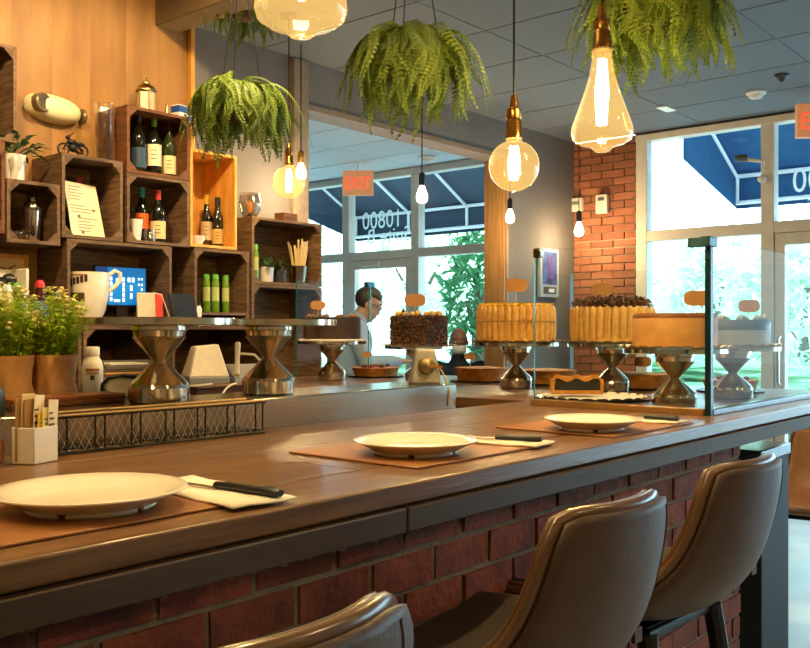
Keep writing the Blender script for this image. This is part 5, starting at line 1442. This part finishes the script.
p = onZ(657, 126, ZC - .0)
tag(MB().bx(-.09,.09,-.04,.04,-.012,0).build('ceiling_vent', M_white, None, (6.6, 3.0, ZC + .003), bevel=0.003), 'small white vent plate on the ceiling above the window', 'vent')
# picture panel on the grey wall
t = thing('wall_display', 'framed blue and purple poster panel on the grey wall', 'poster', (6.84, YW - 0.002, 1.60))
MB().bx(-.15,.15,-.03,0,0,.42).build('frame', colmat('#9aa5ad', .4), t, bevel=0.004)
MB().bx(-.115,.115,-.033,-.03,.11,.39).build('poster', pm('poster_print','#3f5f9a',0.4,var=0.3,scale=9,col2='#1b1f3a',emit=0.04,ecol='#5a7ad0'), t)  # print given a faint blue glow of its own
MB().bx(-.03,.05,-.035,-.033,.16,.36).build('figure', pm('poster_figure','#6a4f9a',0.4,var=0.3,scale=30,col2='#25254a'), t)
MB().bx(-.10,.10,-.033,-.03,.03,.09).build('caption_strip', colmat('#4a4440', .5), t)
MB().bx(-.02,.07,-.035,-.033,.045,.075).build('caption_print', colmat('#cfd4d8', .5), t)
# white boxes on the brick pier
t = thing('alarm_box', 'white wall alarm box on the brick pier near the window', 'alarm', (XF - .022, onX(605,204,XF).y, onX(605,214,XF).z))
MB().bx(-.05,0,-.055,.055,0,.165).build('case', M_white, t, bevel=0.004)
MB().box((-.052,.0,.125),(.006,.06,.03)).build('strobe', colmat('#6a6a68', .3), t)
t = thing('thermostat', 'small white control box at the wall corner behind the bulb', 'control', (XF - .022, onX(579,204,XF).y, onX(579,212,XF).z))
MB().bx(-.04,0,-.06,.06,0,.12).build('case', M_white, t, bevel=0.004)
MB().box((-.042,0,.075),(.004,.07,.03)).build('display', colmat('#8a8f8c', .3), t)
# security camera on the window frame
p = onX(766, 158, XF - 0.06)
t = thing('security_camera', 'small security camera bracket on the window frame', 'camera', p)
MB().tube([(0,0.03,-.02),(-.03,.12,-.005),(-.03,.16,.03)], .014, 8).build('arm', M_alu, t)
MB().tube([(-.03,.13,.01),(-.05,.22,.02)], .03, 12).build('camera_body', colmat('#5a5f63', .3), t)
MB().sph((0,0.03,-.16),(.035,.035,.03)).tube([(0,.03,-.14),(0,.03,-.02)],.008,6).build('bulb_head', M_alu, t, smooth=60)

# tan dining chair and round table by the window
t = thing('dining_chair', 'tan leather dining chair by the window at the right edge', 'chair', (4.72, 1.37, 0), R(100))
sh_, pad_, pip_, S_ = stool_parts(M_leatherT, M_leatherT, squash=1.0, seat_shift=-0.27)
o = link('shell', sh_, t); md = o.modifiers.new('thick','SOLIDIFY'); md.thickness = .02; md.offset = 0
o = link('seat_pad', pad_, t); md = o.modifiers.new('thick','SOLIDIFY'); md.thickness = .012; md.offset = 0
link('piping', pip_, t)
MB().tube([(-.17,-.15,.43),(.17,-.15,.43),(.17,.17,.43),(-.17,.17,.43)], .011, 8, closed=True).build('seat_frame', M_black, t)
for sx in (-1,1):
    for sy in (-1,1): MB().tube([(sx*.17,sy*.15+.01,.435),(sx*.22,sy*.22,0)], [.013,.010], 8).build('leg', M_black, t)

# ================================================================ PEOPLE
def capsule(m, a, b, ra, rb, n=12):
    a, b = Vector(a), Vector(b); m.tube([a, b], [ra, rb], n); m.sph(a, ra, 12, 8); m.sph(b, rb, 12, 8)
def remeshed(m, name, mat, parent, vox=0.011, it=6):
    o = m.build(name, mat, parent)
    r = o.modifiers.new('union', 'REMESH'); r.mode = 'VOXEL'; r.voxel_size = vox; r.use_smooth_shade = True
    s = o.modifiers.new('soft', 'SMOOTH'); s.iterations = it; s.factor = 0.5
    return o
def hand(m, w, dirv, side, curl=0.5):
    """palm with five separate bent fingers; w wrist, dirv pointing direction"""
    d = Vector(dirv).normalized(); up = Vector((0,0,1)); sd = d.cross(up).normalized() * side; dn = -(sd.cross(d)).normalized() * side
    if dn.z > 0: dn = -dn
    w = Vector(w); pc = w + d*0.05
    capsule(m, w, pc + sd*0.018, 0.024, 0.020); capsule(m, w, pc - sd*0.018, 0.024, 0.020)
    for k, L in enumerate((0.066, 0.076, 0.072, 0.056)):
        b = pc + d*0.025 + sd*(0.030 - 0.020*k)
        k1 = b + d*L*.45 + dn*L*.12*curl; k2 = k1 + d*L*.3 + dn*L*.30*curl; k3 = k2 + d*L*.16 + dn*L*.32*curl
        m.tube([b - d*0.02, b, k1, k2, k3], [.010,.0095,.009,.008,.0065], 8); m.sph(k3, .0065, 8, 6)
    tb = w + d*0.02 + sd*0.026
    m.tube([tb, tb + sd*0.022 + d*0.022, tb + sd*0.030 + d*0.05], [.012,.010,.008], 8); m.sph(tb + sd*0.030 + d*0.05, .008, 8, 6)
def head(m, c, M, bald=False):
    """M: head rotation, face towards +x"""
    def S(p, r): m.sph((0,0,0), r, 16, 10, 0, Matrix.Translation(Vector(c) + M @ Vector(p)) @ M.to_4x4())
    S((0,0,.035), (.092,.076,.088)); S((.022,0,-.035), (.066,.058,.072)); S((.05,0,-.085), (.030,.034,.026))
    S((.086,0,-.008), (.014,.013,.030)); S((.098,0,-.026), (.013,.014,.011))
    S((.075,.03,.028), (.016,.026,.012)); S((.075,-.03,.028), (.016,.026,.012))
    S((.076,0,-.058), (.015,.024,.010))
    S((-.005,.077,-.005), (.018,.010,.031)); S((-.005,-.077,-.005), (.018,.010,.031))
def person(label, loc, rz, J, skin, shirt, trousers, hair, tilt, seated=False):
    t = thing('person', label, 'person', loc, rz)
    Mh = Euler((0, tilt, 0)).to_matrix()
    b = MB()
    hc = Vector(J['head'])
    head(b, hc, Mh)
    capsule(b, J['neck'], hc + Mh @ Vector((-.01,0,-.06)), .055, .052)
    capsule(b, J['pelvis'], J['chest'], .12, .13); capsule(b, J['chest'], J['neck'], .12, .06)
    for s, q in ((1,'l'), (-1,'r')):
        sh, el, wr = J['sh'+q], J['el'+q], J['wr'+q]
        capsule(b, J['chest'], sh, .10, .055); capsule(b, sh, el, .050, .040); capsule(b, el, wr, .040, .026)
        hand(b, wr, Vector(wr) - Vector(el), s)
        hp, kn, an = J['hip'+q], J['kn'+q], J['an'+q]
        capsule(b, J['pelvis'], hp, .11, .09); capsule(b, hp, kn, .085, .058); capsule(b, kn, an, .055, .038)
        capsule(b, an, Vector(an) + Vector((.15,0,-.035)), .04, .032)
    remeshed(b, 'body', pm('skin_' + shirt, skin, 0.5, var=0.05, scale=8), t, 0.0095, 3)
    c = MB()
    capsule(c, J['pelvis'], J['chest'], .145, .155); capsule(c, J['chest'], J['neck'], .145, .065)
    for q in 'lr':
        capsule(c, J['chest'], J['sh'+q], .125, .072); capsule(c, J['sh'+q], J['el'+q], .066, .056); capsule(c, J['el'+q], J['wr'+q], .056, .040)
    remeshed(c, 'shirt', pm('shirt_' + shirt, shirt, 0.8, var=0.08, scale=12, bump=0.3, bscale=30), t, 0.013, 5)
    c = MB()
    capsule(c, Vector(J['pelvis']) + Vector((0,0,.03)), J['pelvis'], .14, .14)
    for q in 'lr':
        capsule(c, J['pelvis'], J['hip'+q], .13, .11); capsule(c, J['hip'+q], J['kn'+q], .105, .075); capsule(c, J['kn'+q], J['an'+q], .072, .056)
    remeshed(c, 'trousers', pm('trousers_' + shirt, trousers, 0.85, var=0.08, scale=12), t, 0.014, 5)
    for q in 'lr':
        a = Vector(J['an'+q])
        m = MB(); m.sph((a.x + .06, a.y, .045), (.135,.048,.045), 14, 8); m.v = [(x,y,max(z,0.0)) for x,y,z in m.v]
        m.build('shoe', colmat('#241f1c', .5), t, smooth=60)
    def at(p): return hc + Mh @ Vector(p)
    if hair:
        m = MB(); m.sph((0,0,0), (.100,.084,.092), 20, 14)
        m.v = [tuple(at((x - .008, y, z + .042))) for x, y, z in m.v if True]
        keep = []
        for f in m.f:
            cc = sum((Vector(m.v[i]) for i in f), Vector()) / len(f); l = Mh.transposed() @ (cc - hc)
            if l.z > 0.055 + max(0, l.x)*0.25 or (l.x < 0.0 and l.z > -0.03): keep.append(f)
        m.f = keep; m.m = [0]*len(keep)
        o = m.build('hair', colmat(hair, .6), t, smooth=60); o.modifiers.new('thick','SOLIDIFY').thickness = .012
    for s in (-1, 1):
        MB().sph(at((.079, s*.030, .012)), (.009,.011,.008), 10, 8).build('eye', colmat('#e8e2da', .2), t, smooth=60)
        MB().sph(at((.087, s*.030, .012)), .0042, 8, 6).build('pupil', colmat('#1c1410', .2), t, smooth=60)
        MB().tube([at((.088, s*.014, .036)), at((.088, s*.032, .041)), at((.076, s*.052, .034))], .004, 6).build('eyebrow', colmat(hair or '#2a1c14', .7), t)
    MB().tube([at((.086, -.022, -.058)), at((.093, 0, -.056)), at((.086, .022, -.058))], .004, 6).build('lips', colmat('#8a4a3c', .5), t)
    return t, at
sJ = dict(pelvis=(0,0,.90), chest=(.05,0,1.24), neck=(.10,0,1.40), head=(.165,0,1.495),
          shl=(.06,.185,1.335), shr=(.06,-.185,1.335), ell=(.14,.23,1.08), elr=(.14,-.23,1.08), wrl=(.36,.14,1.10), wrr=(.36,-.14,1.10),
          hipl=(0,.09,.86), hipr=(0,-.09,.86), knl=(.04,.10,.47), knr=(-.02,-.10,.47), anl=(0,.11,.08), anr=(-.06,-.11,.08))
p = atD(344, 330, 6.4)
t, at = person('standing man in a pale blue shirt looking down beyond the glass', (p.x, p.y, 0.0), R(-42), sJ, '#b98a70', '#8fa3b5', '#2c3440', '#2a1d16', R(24))
gl = MB()
for s in (-1, 1): gl.tube([at((.094, s*.031 + .021*math.cos(2*math.pi*k/14), .010 + .016*math.sin(2*math.pi*k/14))) for k in range(14)], .0022, 5, closed=True)
gl.tube([at((.096,-.010,.014)), at((.098,0,.016)), at((.096,.010,.014))], .0022, 5)
for s in (-1, 1): gl.tube([at((.094,s*.052,.014)), at((.03,s*.082,.014)), at((-.01,s*.086,.008))], .0022, 5)
gl.build('glasses', M_blkpl, t)
kJ = dict(pelvis=(0,0,.54), chest=(.03,0,.88), neck=(.05,0,1.08), head=(.085,0,1.215),
          shl=(.02,.19,.99), shr=(.02,-.19,.99), ell=(.13,.24,.76), elr=(.13,-.24,.76), wrl=(.37,.13,.79), wrr=(.37,-.13,.79),
          hipl=(.02,.10,.52), hipr=(.02,-.10,.52), knl=(.46,.14,.50), knr=(.46,-.14,.50), anl=(.44,.14,.08), anr=(.44,-.14,.08))
p = atD(458, 330, 8.0)
t, at = person('seated bald man in a dark navy jacket by the side room window', (p.x, p.y, 0.0), R(-140), kJ, '#8f6a58', '#1c2a3c', '#22262e', None, R(6))
m = MB()
P = []
for i in range(7):
    a = R(-62 + i*124/6)
    P.append([tuple(at((.030 + .072*math.cos(a), .070*math.sin(a), z))) for z in (-.085, -.05, -.018)])
o = m.grid(P).build('face_mask', colmat('#dfe6ea', .7), t, smooth=60); o.modifiers.new('thick','SOLIDIFY').thickness = .004
# his chair and table
ch = thing('dining_chair', 'dark chair under the seated man in navy', 'chair', (p.x, p.y, 0), R(-140))
MB().bx(-.21,.22,-.22,.22,.395,.42).build('seat', M_pad, ch, bevel=.01)
MB().bx(-.235,-.205,-.2,.2,.50,.86).build('backrest', M_pad, ch, bevel=.01)
for sx in (-1,1):
    for sy in (-1,1): MB().tube([(sx*.19,sy*.19,.40),(sx*.21,sy*.21,0)], .012, 8).build('leg', M_black, ch)
for sy in (-1,1): MB().tube([(-.19,sy*.17,.40),(-.22,sy*.17,.70)], .011, 8).build('back_post', M_black, ch)
q = Vector((p.x, p.y, 0)) + Vector((math.cos(R(-140)), math.sin(R(-140)), 0)) * 0.62
tb = thing('cafe_table', 'small dark cafe table before the seated man', 'table', q)
MB().lathe([(0,.715),(.27,.715),(.275,.72),(.275,.738),(.27,.742),(0,.742)], 36).build('table_top', M_dark, tb)
MB().tube([(0,0,.02),(0,0,.715)], .03, 12).build('column', M_black, tb)
MB().lathe([(.19,0),(.19,.012),(.04,.03)], 24).build('foot', M_black, tb)
